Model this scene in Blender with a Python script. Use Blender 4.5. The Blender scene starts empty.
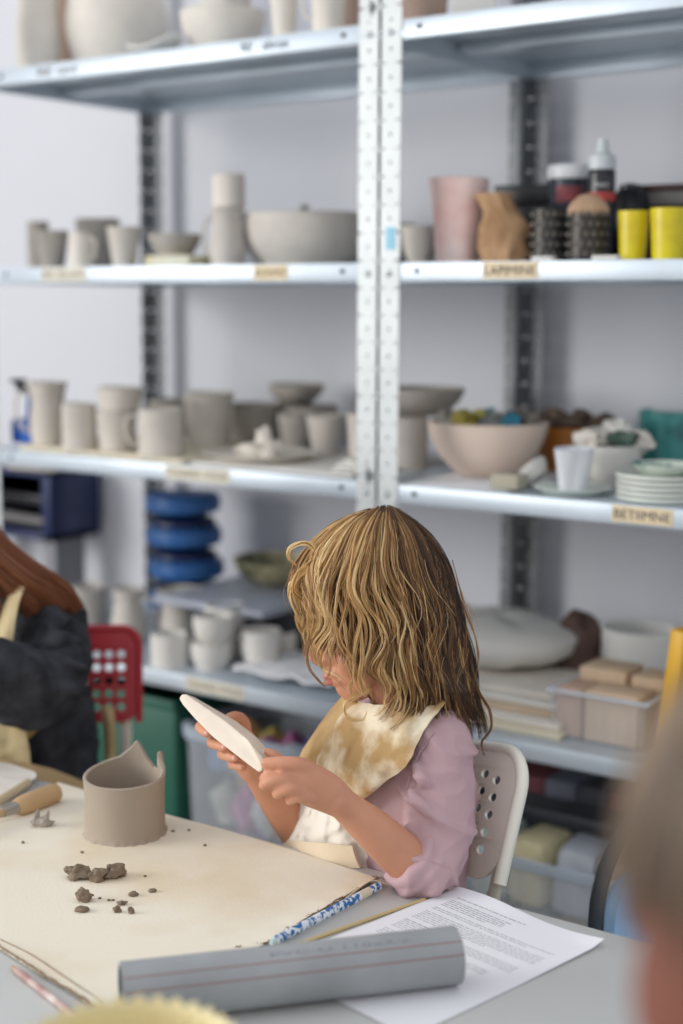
import bpy, bmesh, math, random
from math import sin, cos, pi, radians, sqrt, atan2
from mathutils import Vector, Matrix, noise
random.seed(11)
SC = bpy.context.scene
COL = SC.collection
V = Vector

# ---------------------------------------------------------------- camera model (used to take real positions off the photograph)
FPX = 1490.0
PIT, ROL, AZ, CH = radians(8.05), radians(0.26), radians(35.3), 1.4
FW = V((-sin(AZ)*cos(PIT), cos(AZ)*cos(PIT), -sin(PIT)))
RT0 = V((cos(AZ), sin(AZ), 0)); UP0 = RT0.cross(FW)
RT = RT0*cos(ROL) + UP0*sin(ROL); UPV = -RT0*sin(ROL) + UP0*cos(ROL)
CAM = V((0, 0, CH))
HF = V((-sin(AZ), cos(AZ), 0))            # horizontal direction away from the viewer
def ray(x, y): return FW + RT*((x-341.5)/FPX) - UPV*((y-512)/FPX)
def uz(x, y, z): d = ray(x, y); return CAM + d*((z-CH)/d.z)
def uY(x, y, Y): d = ray(x, y); return CAM + d*(Y/d.y)
def ud(x, y, t): return CAM + ray(x, y)*t
def dep(p): return (V(p)-CAM).dot(FW)
def pr(p):
    q = V(p)-CAM; z = q.dot(FW); return (341.5+FPX*q.dot(RT)/z, 512-FPX*q.dot(UPV)/z)

# ---------------------------------------------------------------- materials
def lin(c):
    c = c/255.0
    return c/12.92 if c <= 0.04045 else ((c+0.055)/1.055)**2.4
def rgb(r, g, b): return (lin(r), lin(g), lin(b), 1)
MATS = {}
def M(name, col, rough=0.6, metal=0.0, var=0.05, scale=12.0, bump=0.0, bscale=60.0, col2=None, spec=0.5, sub=0.0, alpha=1.0, trans=0.0, stretch=None, lo=0.35, hi=0.65):
    if name in MATS: return MATS[name]
    m = bpy.data.materials.new(name); m.use_nodes = True
    nt = m.node_tree; N = nt.nodes; L = nt.links
    b = N['Principled BSDF']
    b.inputs['Roughness'].default_value = rough
    b.inputs['Metallic'].default_value = metal
    b.inputs['Specular IOR Level'].default_value = spec
    if sub: 
        b.inputs['Subsurface Weight'].default_value = sub
        b.inputs['Subsurface Radius'].default_value = (0.9, 0.35, 0.2)
        b.inputs['Subsurface Scale'].default_value = 0.008
    if alpha < 1: b.inputs['Alpha'].default_value = alpha
    if trans: b.inputs['Transmission Weight'].default_value = trans
    c1 = rgb(*col)
    if col2: c2 = rgb(*col2)
    else: c2 = tuple(max(0, min(1, v*(1-2.2*var))) for v in c1[:3]) + (1,)
    tc = N.new('ShaderNodeTexCoord'); mp = N.new('ShaderNodeMapping')
    L.new(tc.outputs['Object'], mp.inputs['Vector'])
    if stretch: mp.inputs['Scale'].default_value = stretch
    nz = N.new('ShaderNodeTexNoise'); nz.inputs['Scale'].default_value = scale; nz.inputs['Detail'].default_value = 5
    L.new(mp.outputs['Vector'], nz.inputs['Vector'])
    cr = N.new('ShaderNodeValToRGB')
    cr.color_ramp.elements[0].position = lo; cr.color_ramp.elements[0].color = c2
    cr.color_ramp.elements[1].position = hi; cr.color_ramp.elements[1].color = c1
    L.new(nz.outputs['Fac'], cr.inputs['Fac']); L.new(cr.outputs['Color'], b.inputs['Base Color'])
    if bump:
        n2 = N.new('ShaderNodeTexNoise'); n2.inputs['Scale'].default_value = bscale; n2.inputs['Detail'].default_value = 4
        L.new(mp.outputs['Vector'], n2.inputs['Vector'])
        bp = N.new('ShaderNodeBump'); bp.inputs['Strength'].default_value = bump; bp.inputs['Distance'].default_value = 0.004
        L.new(n2.outputs['Fac'], bp.inputs['Height']); L.new(bp.outputs['Normal'], b.inputs['Normal'])
    MATS[name] = m
    return m

# ---------------------------------------------------------------- mesh builder
def frames(path):
    n = len(path); T = []
    for i in range(n):
        a = path[max(0, i-1)]; b = path[min(n-1, i+1)]
        d = (b-a); T.append(d.normalized() if d.length > 1e-9 else V((0, 0, 1)))
    ref = V((0, 0, 1)) if abs(T[0].z) < 0.9 else V((1, 0, 0))
    u = (ref - T[0]*ref.dot(T[0])).normalized(); out = []
    for t in T:
        u = (u - t*u.dot(t)).normalized(); out.append((t, u, t.cross(u)))
    return out
def cat(pts, n):
    """Catmull-Rom resample of a list of tuples to n points."""
    k = len(pts); out = []
    for i in range(n):
        s = i/(n-1)*(k-1); j = min(int(s), k-2); f = s-j
        p0 = pts[max(0, j-1)]; p1 = pts[j]; p2 = pts[j+1]; p3 = pts[min(k-1, j+2)]
        out.append(tuple(0.5*((2*b)+(-a+c)*f+(2*a-5*b+4*c-d)*f*f+(-a+3*b-3*c+d)*f*f*f) for a, b, c, d in zip(p0, p1, p2, p3)))
    return out
class MB:
    def __init__(s): s.v = []; s.f = []
    def add(s, vs, fs):
        o = len(s.v); s.v += [V(p) for p in vs]; s.f += [tuple(i+o for i in f) for f in fs]
        return o
    def box(s, c, size, rz=0.0, bev=0.0, rx=0.0, ry=0.0, mat=None):
        bm = bmesh.new(); bmesh.ops.create_cube(bm, size=1.0)
        for v in bm.verts: v.co = V((v.co.x*size[0], v.co.y*size[1], v.co.z*size[2]))
        if bev: bmesh.ops.bevel(bm, geom=bm.edges[:], offset=min(bev, min(size)*0.45), segments=2, affect='EDGES', profile=0.5)
        R = mat if mat else (Matrix.Rotation(rz, 3, 'Z') @ Matrix.Rotation(ry, 3, 'Y') @ Matrix.Rotation(rx, 3, 'X'))
        bm.verts.index_update()
        s.add([R @ v.co + V(c) for v in bm.verts], [[q.index for q in f.verts] for f in bm.faces]); bm.free(); return s
    def tube(s, path, rad, seg=10, cap=True, flat=None, up=None):
        path = [V(p) for p in path]; n = len(path)
        if not hasattr(rad, '__len__'): rad = [rad]*n
        fr = frames(path); vs = []; fs = []
        for i, (t, u, w) in enumerate(fr):
            if up is not None:
                u = (V(up) - t*V(up).dot(t)).normalized(); w = t.cross(u)
            for k in range(seg):
                a = 2*pi*k/seg; ra = rad[i]; rb = ra*(flat if flat else 1)
                vs.append(path[i] + u*cos(a)*rb + w*sin(a)*ra)
        for i in range(n-1):
            for k in range(seg):
                fs.append((i*seg+k, i*seg+(k+1) % seg, (i+1)*seg+(k+1) % seg, (i+1)*seg+k))
        if cap: fs.append(tuple(range(seg))[::-1]); fs.append(tuple((n-1)*seg+k for k in range(seg)))
        s.add(vs, fs); return s
    def lathe(s, prof, c, seg=36, wob=0.0, seed=0.0, sx=1.0, sy=1.0, rz=0.0, fz=None, tilt=None):
        """prof: list of (r, z), c: base centre."""
        vs = []; fs = []; n = len(prof); c = V(c)
        R = tilt if tilt else Matrix.Identity(3)
        for (r, z) in prof:
            for k in range(seg):
                a = 2*pi*k/seg
                m = 1 + wob*noise.noise(V((cos(a)*1.3+seed, sin(a)*1.3, z*9+seed)))
                x = r*m*cos(a)*sx; y = r*m*sin(a)*sy
                zz = z + (fz(a, z) if fz else 0) + (wob*0.25*max(r, .0)*noise.noise(V((cos(a)*1.1, sin(a)*1.1, seed+7))) if z > 0.004 else 0)
                vs.append(c + R @ V((x*cos(rz)-y*sin(rz), x*sin(rz)+y*cos(rz), zz)))
        for i in range(n-1):
            for k in range(seg):
                fs.append((i*seg+k, i*seg+(k+1) % seg, (i+1)*seg+(k+1) % seg, (i+1)*seg+k))
        if prof[0][0] > 1e-6: fs.append(tuple(range(seg))[::-1])
        if prof[-1][0] > 1e-6: fs.append(tuple((n-1)*seg+k for k in range(seg)))
        s.add(vs, fs); return s
    def ball(s, c, r, seg=16, rings=10, mat=None, nz=0.0, seed=0.0):
        if not hasattr(r, '__len__'): r = (r, r, r)
        vs = []; fs = []
        for i in range(rings+1):
            th = pi*i/rings
            for k in range(seg):
                a = 2*pi*k/seg
                d = V((sin(th)*cos(a), sin(th)*sin(a), cos(th)))
                m = 1 + nz*noise.noise(d*1.7+V((seed, seed*.7, 0)))
                p = V((d.x*r[0], d.y*r[1], d.z*r[2]))*m
                vs.append(V(c) + (mat @ p if mat else p))
        for i in range(rings):
            for k in range(seg):
                fs.append((i*seg+k, (i+1)*seg+k, (i+1)*seg+(k+1) % seg, i*seg+(k+1) % seg))
        s.add(vs, fs); return s
    def grid(s, rows, th=0.0, closed=False):
        """rows of points -> surface; th>0 gives it thickness along its normals."""
        n = len(rows); m = len(rows[0]); P = [[V(p) for p in r] for r in rows]
        def nor(i, j):
            a = P[min(i+1, n-1)][j]-P[max(i-1, 0)][j]
            b = P[i][(j+1) % m if closed else min(j+1, m-1)]-P[i][(j-1) % m if closed else max(j-1, 0)]
            q = a.cross(b); return q.normalized() if q.length > 1e-12 else V((0, 0, 1))
        vs = [p for r in P for p in r]; fs = []
        mm = m if closed else m-1
        for i in range(n-1):
            for j in range(mm):
                k = (j+1) % m
                fs.append((i*m+j, i*m+k, (i+1)*m+k, (i+1)*m+j))
        if th:
            o = len(vs)
            vs += [P[i][j]-nor(i, j)*th for i in range(n) for j in range(m)]
            for i in range(n-1):
                for j in range(mm):
                    k = (j+1) % m
                    fs.append((o+(i+1)*m+j, o+(i+1)*m+k, o+i*m+k, o+i*m+j))
            for j in range(mm):
                k = (j+1) % m
                fs.append((k, j, o+j, o+k)); a = (n-1)*m
                fs.append((a+j, a+k, o+a+k, o+a+j))
            if not closed:
                for i in range(n-1):
                    fs.append((i*m, (i+1)*m, o+(i+1)*m, o+i*m))
                    fs.append(((i+1)*m+m-1, i*m+m-1, o+i*m+m-1, o+(i+1)*m+m-1))
        s.add(vs, fs); return s
    def prism(s, poly, dz, c=(0, 0, 0), mat=None):
        """poly: 2D outline (x, y), extruded from z=0 to dz."""
        n = len(poly); R = mat if mat else Matrix.Identity(3)
        vs = [R @ V((x, y, 0))+V(c) for x, y in poly]+[R @ V((x, y, dz))+V(c) for x, y in poly]
        fs = [tuple(range(n))[::-1], tuple(range(n, 2*n))]+[(i, (i+1) % n, n+(i+1) % n, n+i) for i in range(n)]
        s.add(vs, fs); return s
    def plate(s, o, du, dv, w, h, pitch, hr, nrm, th=0.002, sl=1.0, z0=0.02):
        """perforated strip: origin o, width along du, height along dv, one row of holes."""
        o = V(o); du = V(du); dv = V(dv); nrm = V(nrm)
        n = int((h-z0)/pitch); zs = [z0+pitch*(i) for i in range(n)]
        K = 12
        def ringpts(cz, r, sq):
            out = []
            for k in range(K):
                a = 2*pi*(k+0.5)/K
                if sq:
                    cx_, cy_ = cos(a), sin(a); m_ = max(abs(cx_)/(w/2), abs(cy_)/(pitch/2)); out.append((w/2+cx_/m_, cz+cy_/m_))
                else: out.append((w/2+cos(a)*r, cz+sin(a)*r*sl))
            return out
        def solid(a, b):
            q = [(0, a), (w, a), (w, b), (0, b)]
            vs = [o+du*x+dv*y for x, y in q]+[o+du*x+dv*y-nrm*th for x, y in q]
            s.add(vs, [(0, 1, 2, 3), (7, 6, 5, 4), (0, 3, 7, 4), (1, 5, 6, 2), (0, 4, 5, 1), (3, 2, 6, 7)])
        for z in zs:
            A = ringpts(z+pitch/2, 0, True); B = ringpts(z+pitch/2, hr, False)
            vs = [o+du*x+dv*y for x, y in A]+[o+du*x+dv*y for x, y in B]+[o+du*x+dv*y-nrm*th for x, y in A]+[o+du*x+dv*y-nrm*th for x, y in B]
            fs = []
            for k in range(K):
                k2 = (k+1) % K
                fs += [(k, k2, K+k2, K+k), (2*K+k2, 2*K+k, 3*K+k, 3*K+k2), (K+k, K+k2, 3*K+k2, 3*K+k), (k2, k, 2*K+k, 2*K+k2)]
            s.add(vs, fs)
        if z0 > 0: solid(0, z0)
        e = z0+pitch*n
        if h-e > 1e-4: solid(e, h)
        return s
ORG = {}
def link(o):
    COL.objects.link(o); return o
def mkmesh(name, mb, mat, org, sharp=40):
    me = bpy.data.meshes.new(name)
    me.from_pydata([v-org for v in mb.v], [], mb.f); me.update()
    bm = bmesh.new(); bm.from_mesh(me); bmesh.ops.remove_doubles(bm, verts=bm.verts, dist=1e-6)
    bmesh.ops.recalc_face_normals(bm, faces=bm.faces[:]); bm.to_mesh(me); bm.free()
    for p in me.polygons: p.use_smooth = True
    if sharp: me.set_sharp_from_angle(angle=radians(sharp))
    me.materials.append(mat)
    return me
def obj(name, mb, mat, parent=None, org=None, sharp=40, label=None):
    """one mesh object; a part when it has a parent."""
    if parent is not None: org = ORG[parent.name]
    org = V(org) if org is not None else V((0, 0, 0))
    o = bpy.data.objects.new(name, mkmesh(name, mb, mat, org, sharp)); link(o)
    if parent is not None: o.parent = parent
    else: o.location = org
    ORG[o.name] = org
    if label: o['label'] = label
    return o
def tag(o, label, cate, group=None, kind=None):
    o['label'] = label; o['category'] = cate
    if group: o['group'] = group
    if kind: o['kind'] = kind
    return o
def thing(name, label, cate, loc, group=None):
    o = bpy.data.objects.new(name, None); o.empty_display_size = 0.05; link(o); o.location = loc; ORG[o.name] = V(loc)
    return tag(o, label, cate, group)
def structure(name, mb, mat, org=(0, 0, 0), parent=None):
    o = obj(name, mb, mat, parent, org)
    if parent is None: o['kind'] = 'structure'
    return o
def remesh(mb, voxel, smooth=4, fn=None):
    """fuse overlapping closed pieces into one continuous surface."""
    me = bpy.data.meshes.new('tmp'); me.from_pydata(mb.v, [], mb.f); me.update()
    bm = bmesh.new(); bm.from_mesh(me); bmesh.ops.remove_doubles(bm, verts=bm.verts, dist=1e-6)
    bmesh.ops.recalc_face_normals(bm, faces=bm.faces[:]); bm.to_mesh(me); bm.free()
    o = bpy.data.objects.new('tmp', me); COL.objects.link(o)
    r = o.modifiers.new('r', 'REMESH'); r.mode = 'VOXEL'; r.voxel_size = voxel; r.adaptivity = 0
    if smooth:
        q = o.modifiers.new('s', 'SMOOTH'); q.factor = 0.5; q.iterations = smooth
    dg = bpy.context.evaluated_depsgraph_get(); dg.update()
    ev = o.evaluated_get(dg); m2 = bpy.data.meshes.new_from_object(ev)
    out = MB()
    if fn:
        nn = [v.normal.copy() for v in m2.vertices]
        out.v = [v.co + fn(v.co.copy(), nn[i]) for i, v in enumerate(m2.vertices)]
    else: out.v = [v.co.copy() for v in m2.vertices]
    out.f = [tuple(p.vertices) for p in m2.polygons]
    bpy.data.objects.remove(o); bpy.data.meshes.remove(me); bpy.data.meshes.remove(m2)
    return out
def limb(mb, pts, seg=18, n=None, axis=None):
    """closed tube with rounded ends through (point, r) or (point, ra, rb); ra along axis, rb across."""
    q = [tuple(p[0])+(p[1], p[2] if len(p) > 2 else p[1]) for p in pts]
    q = cat(q, n or (len(q)*5)); path = [V(a[:3]) for a in q]
    fr = frames(path); vs = []; fs = []
    rings = []
    K = 4
    t0 = fr[0][0]; t1 = fr[-1][0]
    for j in range(K, 0, -1):
        a = pi/2*j/K; rings.append((path[0]-t0*sin(a)*min(q[0][3], q[0][4]), q[0][3]*max(cos(a), .02), q[0][4]*max(cos(a), .02), fr[0]))
    for i in range(len(path)): rings.append((path[i], q[i][3], q[i][4], fr[i]))
    for j in range(1, K+1):
        a = pi/2*j/K; rings.append((path[-1]+t1*sin(a)*min(q[-1][3], q[-1][4]), q[-1][3]*max(cos(a), .02), q[-1][4]*max(cos(a), .02), fr[-1]))
    for (c, ra, rb, (t, u, w)) in rings:
        if axis is not None:
            u = (V(axis)-t*V(axis).dot(t)).normalized(); w = t.cross(u)
        for k in range(seg):
            a = 2*pi*k/seg; vs.append(c+u*cos(a)*ra+w*sin(a)*rb)
    n = len(rings)
    for i in range(n-1):
        for k in range(seg): fs.append((i*seg+k, i*seg+(k+1) % seg, (i+1)*seg+(k+1) % seg, (i+1)*seg+k))
    fs.append(tuple(range(seg))[::-1]); fs.append(tuple((n-1)*seg+k for k in range(seg)))
    mb.add(vs, fs); return mb
FONTN = 0
def text_mb(txt, size, origin, right, up, depth=0.0004):
    cu = bpy.data.curves.new('t', 'FONT'); cu.body = txt; cu.size = size; cu.extrude = depth; cu.resolution_u = 3
    o = bpy.data.objects.new('t', cu); COL.objects.link(o)
    dg = bpy.context.evaluated_depsgraph_get(); dg.update()
    me = bpy.data.meshes.new_from_object(o.evaluated_get(dg))
    nrm = V(right).cross(V(up)).normalized(); mb = MB()
    mb.v = [V(origin)+V(right)*v.co.x+V(up)*v.co.y+nrm*v.co.z for v in me.vertices]
    mb.f = [tuple(p.vertices) for p in me.polygons]
    bpy.data.objects.remove(o); bpy.data.meshes.remove(me); bpy.data.curves.remove(cu)
    return mb

# ---------------------------------------------------------------- render look, camera, light
SC.view_settings.view_transform = 'Standard'; SC.view_settings.look = 'None'
SC.view_settings.gamma = 1.0; SC.view_settings.exposure = 0.18; SC.view_settings.use_curve_mapping = False
cd = bpy.data.cameras.new('camera'); co = bpy.data.objects.new('camera', cd); COL.objects.link(co)
cd.sensor_fit = 'VERTICAL'; cd.sensor_height = 36.0; cd.lens = FPX/1024*36.0
cd.clip_start = 0.02
mt = Matrix.Identity(4)
for i in range(3): mt[i][0] = RT[i]; mt[i][1] = UPV[i]; mt[i][2] = -FW[i]; mt[i][3] = CAM[i]
co.matrix_world = mt
cd.dof.use_dof = True; cd.dof.focus_distance = 1.74; cd.dof.aperture_fstop = 2.0
SC.camera = co
W = bpy.data.worlds.new('world'); SC.world = W; W.use_nodes = True
W.node_tree.nodes['Background'].inputs['Color'].default_value = (0.93, 0.95, 1.0, 1); W.node_tree.nodes['Background'].inputs['Strength'].default_value = 0.80
def area(name, loc, tgt, sx, sy, power, col):
    l = bpy.data.lights.new(name, 'AREA'); l.shape = 'RECTANGLE'; l.size = sx; l.size_y = sy; l.energy = power; l.color = col
    o = bpy.data.objects.new(name, l); COL.objects.link(o); o.location = loc
    o.rotation_euler = (V(tgt)-V(loc)).to_track_quat('-Z', 'Y').to_euler(); return o
area('window_daylight', (-4.56, -1.55, 1.95), (-0.9, 1.6, 0.8), 2.4, 1.6, 135, (1.0, 0.985, 0.96))

# ---------------------------------------------------------------- setting
m_wall = M('painted_wall', (218, 219, 224), 0.85, var=0.012, scale=2.0, bump=0.05, bscale=90)
m_floor = M('grey_floor', (164, 161, 156), 0.5, var=0.08, scale=5)
structure('floor', MB().box((-1.4, -0.28, -0.05), (7.0, 6.2, 0.1)), m_floor)
structure('wall_back', MB().box((-1.4, 2.72, 1.6), (7.0, 0.12, 3.2)), m_wall)
wl = MB()                                            # left wall with its window opening
wl.box((-4.66, -3.05, 1.6), (0.12, 0.4, 3.2)); wl.box((-4.66, 1.21, 1.6), (0.12, 2.9, 3.2))
wl.box((-4.66, -1.545, 0.5), (0.12, 2.61, 1.0)); wl.box((-4.66, -1.545, 3.0), (0.12, 2.61, 0.4))
structure('wall_left', wl, m_wall)
wf = MB()
for (y, z, sy, sz) in [(-2.82, 1.9, .06, 1.8), (-0.27, 1.9, .06, 1.8), (-1.545, 1.03, 2.6, .06), (-1.545, 2.77, 2.6, .06), (-1.545, 1.9, .05, 1.8)]:
    wf.box((-4.66, y, z), (0.07, sy, sz), bev=0.006)
structure('window_1', wf, M('white_window_frame', (235, 235, 232), 0.4))
structure('baseboard_back', MB().box((-1.4, 2.652, 0.04), (6.6, 0.016, 0.08), bev=0.003), M('pale_trim', (205, 205, 206), 0.5))

# ---------------------------------------------------------------- shelving
XG, PW, YF, DP = -1.412, 0.041, 2.10, 0.512
SH = {1: 1.853, 2: 1.464, 3: 1.093, 4: 0.689, 5: 0.245}
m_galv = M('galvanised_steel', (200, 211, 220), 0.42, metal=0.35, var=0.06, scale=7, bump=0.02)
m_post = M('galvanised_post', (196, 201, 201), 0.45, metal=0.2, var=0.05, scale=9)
m_post2 = M('shaded_steel_post', (126, 129, 132), 0.5, metal=0.2, var=0.08, scale=9)  # back posts: their shade is put into this darker grey
m_bolt = M('zinc_bolt', (190, 196, 200), 0.3, metal=0.8)
m_tape = M('masking_tape', (226, 208, 172), 0.8, var=0.05, scale=40)
m_tape2 = M('aged_masking_tape', (222, 216, 198), 0.8, var=0.05, scale=40)
m_ink = M('marker_ink', (60, 62, 80), 0.7)
m_ink2 = M('pencil_ink', (120, 110, 96), 0.8)
def shelf_unit(x0, x1, label):
    t = thing('metal_shelf_unit', label, 'shelving unit', (x0, YF, 0.0), 'galvanised shelf units')
    H = 2.3
    for sx in (0, 1):
        for sy in (0, 1):
            mb = MB(); xa = x0+0.001 if sx == 0 else x1-0.001; ya = YF-0.002 if sy == 0 else YF+DP
            dx = 1 if sx == 0 else -1; dy = 1 if sy == 0 else -1
            mb.plate((xa, ya, 0), (dx, 0, 0), (0, 0, 1), PW, H, 0.0455, 0.0028, (0, -dy, 0), th=0.002, z0=0.012)
            mb.plate((xa, ya, 0), (0, dy, 0), (0, 0, 1), 0.036, H, 0.0455, 0.0028, (-dx, 0, 0), th=0.002, z0=0.012)
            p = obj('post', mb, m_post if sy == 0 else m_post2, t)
            obj('foot_cap', MB().box((xa+dx*0.019, ya+dy*0.017, 0.008), (0.046, 0.042, 0.016), bev=0.003), M('grey_plastic', (120, 124, 128), 0.6), p)
    for k, z in SH.items():
        mb = MB(); th = 0.0015; a = x0+0.004; b = x1-0.004; yb = YF+DP-0.003
        mb.box(((a+b)/2, (YF+yb)/2, z-th/2), (b-a, yb-YF, th))
        mb.box(((a+b)/2, YF+th/2, z-0.0155), (b-a, th, 0.031), bev=0.0004); mb.box(((a+b)/2, yb-th/2, z-0.0155), (b-a, th, 0.031), bev=0.0004)
        mb.box(((a+b)/2, YF+0.0065, z-0.0305), (b-a, 0.013, th)); mb.box(((a+b)/2, yb-0.0065, z-0.0305), (b-a, 0.013, th))
        mb.box((a+th/2, (YF+yb)/2, z-0.0155), (th, yb-YF, 0.031)); mb.box((b-th/2, (YF+yb)/2, z-0.0155), (th, yb-YF, 0.031))
        mb.box(((a+b)/2, (YF+yb)/2, z-0.011), (b-a-0.01, 0.05, 0.018), bev=0.003)
        s = obj('shelf_board', mb, m_galv, t)
        for xx in (x0+0.021, x1-0.021):
            bt = MB().lathe([(0.0055, 0), (0.0055, 0.0015), (0.0035, 0.0035), (0.0005, 0.004)], (xx, YF-0.002, z-0.018), seg=10, tilt=Matrix.Rotation(pi/2, 3, 'X'))
            obj('bolt', bt, m_bolt, s)
        for xx in (x0+0.075, x1-0.075):
            ho = MB().lathe([(0.0001, 0), (0.0042, 0), (0.0042, 0.0006), (0.0001, 0.0006)], (xx, YF-0.0001, z-0.0135), seg=10, sx=1.3, tilt=Matrix.Rotation(pi/2, 3, 'X'))
            obj('slot_hole', ho, M('dark_slot', (45, 48, 55), 0.8), s)
    return t
UL = shelf_unit(XG-0.985, XG, 'galvanised steel shelf unit full of unfired grey pottery, nearer the red chair')
UR = shelf_unit(XG, XG+0.985, 'galvanised steel shelf unit with the yellow cups and teal mug, behind the girl')
def shelf_label(px0, px1, k, txt, unit, tape=True, tm=None, size=0.02, ink=None, name='shelf_label', dx=0.004):
    z = SH[k]; a = uY(px0, 300, YF).x; b = uY(px1, 300, YF).x
    # true x at that height
    for _ in range(4):
        a += (px0-pr((a, YF, z-0.015))[0])*dep((a, YF, z))/FPX; b += (px1-pr((b, YF, z-0.015))[0])*dep((b, YF, z))/FPX
    par = unit
    if tape:
        par = obj('tape_label', MB().box(((a+b)/2, YF-0.0006, z-0.0145), (b-a, 0.0008, 0.0255)), tm or m_tape, unit)
    if txt:
        t = text_mb(txt, size, (0, 0, 0), (1, 0, 0), (0, 0, 1)); xs = [v.x for v in t.v]; w = max(xs)-min(xs)
        sc = (b-a-2*dx)/w
        for v in t.v: v.x = a+dx+(v.x-min(xs))*sc; v.y = YF-0.0014-abs(v.y)*0.2; v.z = z-0.0145-size*0.34+v.z
        obj('lettering', t, ink or m_ink, par)
shelf_label(37, 78, 1, 'RE savi', UL, tape=False, size=0.022, ink=m_ink2)
shelf_label(240, 290, 1, 'RE - ahron', UL, tape=False, size=0.022)
shelf_label(42, 86, 2, 'RE KUIV', UL, tm=m_tape2, size=0.017, ink=m_ink2)
shelf_label(254, 288, 2, 'KUIVAD', UL, size=0.017, ink=m_ink2)
shelf_label(166, 230, 3, 'TOORED TÖÖD', UL, tm=m_tape2, size=0.017, ink=m_ink2)
shelf_label(186, 244, 4, 'TOORED TÖÖD', UL, tm=m_tape2, size=0.017, ink=m_ink2)
shelf_label(483, 538, 2, 'LAPIMINE', UR, size=0.02, ink=m_ink)
shelf_label(612, 673, 3, 'BETIIMNE', UR, size=0.02, ink=m_ink)
sb = uY(391, 236, YF)
obj('blue_tape', MB().box((sb.x+0.001, YF-0.0028, sb.z-0.004), (0.018, 0.0008, 0.037)), M('pale_blue_tape', (150, 205, 228), 0.6), UR)
# ---------------------------------------------------------------- pottery and stock on the shelves
m_clayA = M('dry_grey_clay', (210, 203, 193), 0.85, var=0.07, scale=14, bump=0.1, bscale=70)
m_clayB = M('dry_pale_clay', (226, 219, 208), 0.85, var=0.05, scale=12, bump=0.08, bscale=70)
m_clayC = M('dry_dark_clay', (174, 167, 158), 0.85, var=0.08, scale=12, bump=0.1)
m_clayW = M('bisque_white', (224, 221, 214), 0.8, var=0.04, scale=12, bump=0.05)
m_pink = M('pink_glazed_clay', (244, 222, 214), 0.5, var=0.0, col2=(232, 190, 182), scale=16)
m_blush = M('blush_clay', (230, 210, 194), 0.6, var=0.04, scale=8)
m_brownclay = M('brown_clay', (176, 150, 134), 0.8, var=0.08)
m_teal = M('teal_glaze', (72, 156, 150), 0.25, col2=(30, 96, 98), scale=22, lo=0.3, hi=0.6)
m_yel = M('yellow_plastic', (222, 206, 26), 0.35, col2=(204, 182, 20), scale=25)
m_black = M('black_plastic', (24, 26, 30), 0.35)
m_char = M('charcoal_metal', (58, 54, 50), 0.4, metal=0.3, var=0.1)
m_wood = M('pale_plywood', (206, 184, 156), 0.7, var=0.06, scale=5, stretch=(1, 1, 12))
m_cream = M('cream_board', (222, 212, 188), 0.8, var=0.04)
m_white = M('white_plastic', (228, 230, 232), 0.35)
m_paperw = M('white_paper', (232, 232, 234), 0.8, var=0.01)

def spot(x0, x1, yt, zs, Y):
    xc = (x0+x1)/2; X = uY(xc, 400, Y).x
    for _ in range(6): X += (xc-pr((X, Y, zs))[0])*dep((X, Y, zs))/FPX
    t = dep((X, Y, zs)); R = (x1-x0)/2*t/FPX
    z = ud(xc, yt, t + (R*0.9 if zs < 1.3 else -R*0.9)).z
    return V((X, Y, zs)), R, max(0.01, z-zs)
SHAPES = {
 'cup':   [(.0, .0), (.78, .0), (.84, .03), (.92, .5), (1.0, 1.0)],
 'vcup':  [(.0, .0), (.62, .0), (.68, .03), (.85, .5), (1.0, 1.0)],
 'cyl':   [(.0, .0), (.92, .0), (.98, .05), (.99, .5), (.97, 1.0)],
 'mug':   [(.0, .0), (.84, .0), (.93, .05), (.97, .4), (.93, .75), (.95, 1.0)],
 'bowl':  [(.0, .0), (.42, .0), (.5, .04), (.78, .35), (.94, .7), (1.0, 1.0)],
 'deep':  [(.0, .0), (.66, .0), (.76, .06), (.95, .4), (1.0, .75), (1.0, 1.0)],
 'cone':  [(.0, .0), (.32, .0), (.4, .06), (.72, .45), (.9, .8), (1.0, 1.0)],
 'belly': [(.0, .0), (.55, .0), (.75, .1), (1.0, .45), (.97, .7), (.85, .9), (.84, 1.0)],
 'pitch': [(.0, .0), (.75, .0), (.83, .05), (.92, .3), (.78, .62), (.72, .8), (.86, 1.0)],
 'vase':  [(.0, .0), (.72, .0), (.8, .05), (.9, .35), (.8, .65), (.88, .9), (1.0, 1.0)],
 'dish':  [(.0, .0), (.6, .0), (.68, .15), (.88, .55), (1.0, 1.0)],
 'plate': [(.0, .0), (.65, .0), (.75, .25), (1.0, 1.0)],
}
def prof(kind, R, H, th):
    o = cat([(a, b) for a, b in SHAPES[kind]], 22)
    o = [(max(0, a)*R, min(max(b, 0), 1.0)*H) for a, b in o]
    o[0] = (0, 0)
    flo = min(th*1.1, H*.4)
    inn = [(max(a-th, 0), b) for a, b in o[::-1] if b > flo*1.3 and a > th*1.5]
    return o[1:] + [(o[-1][0]-th*.5, H+th*.28)] + inn + [(inn[-1][0]*.6, flo), (0.0003, flo)]
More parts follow.
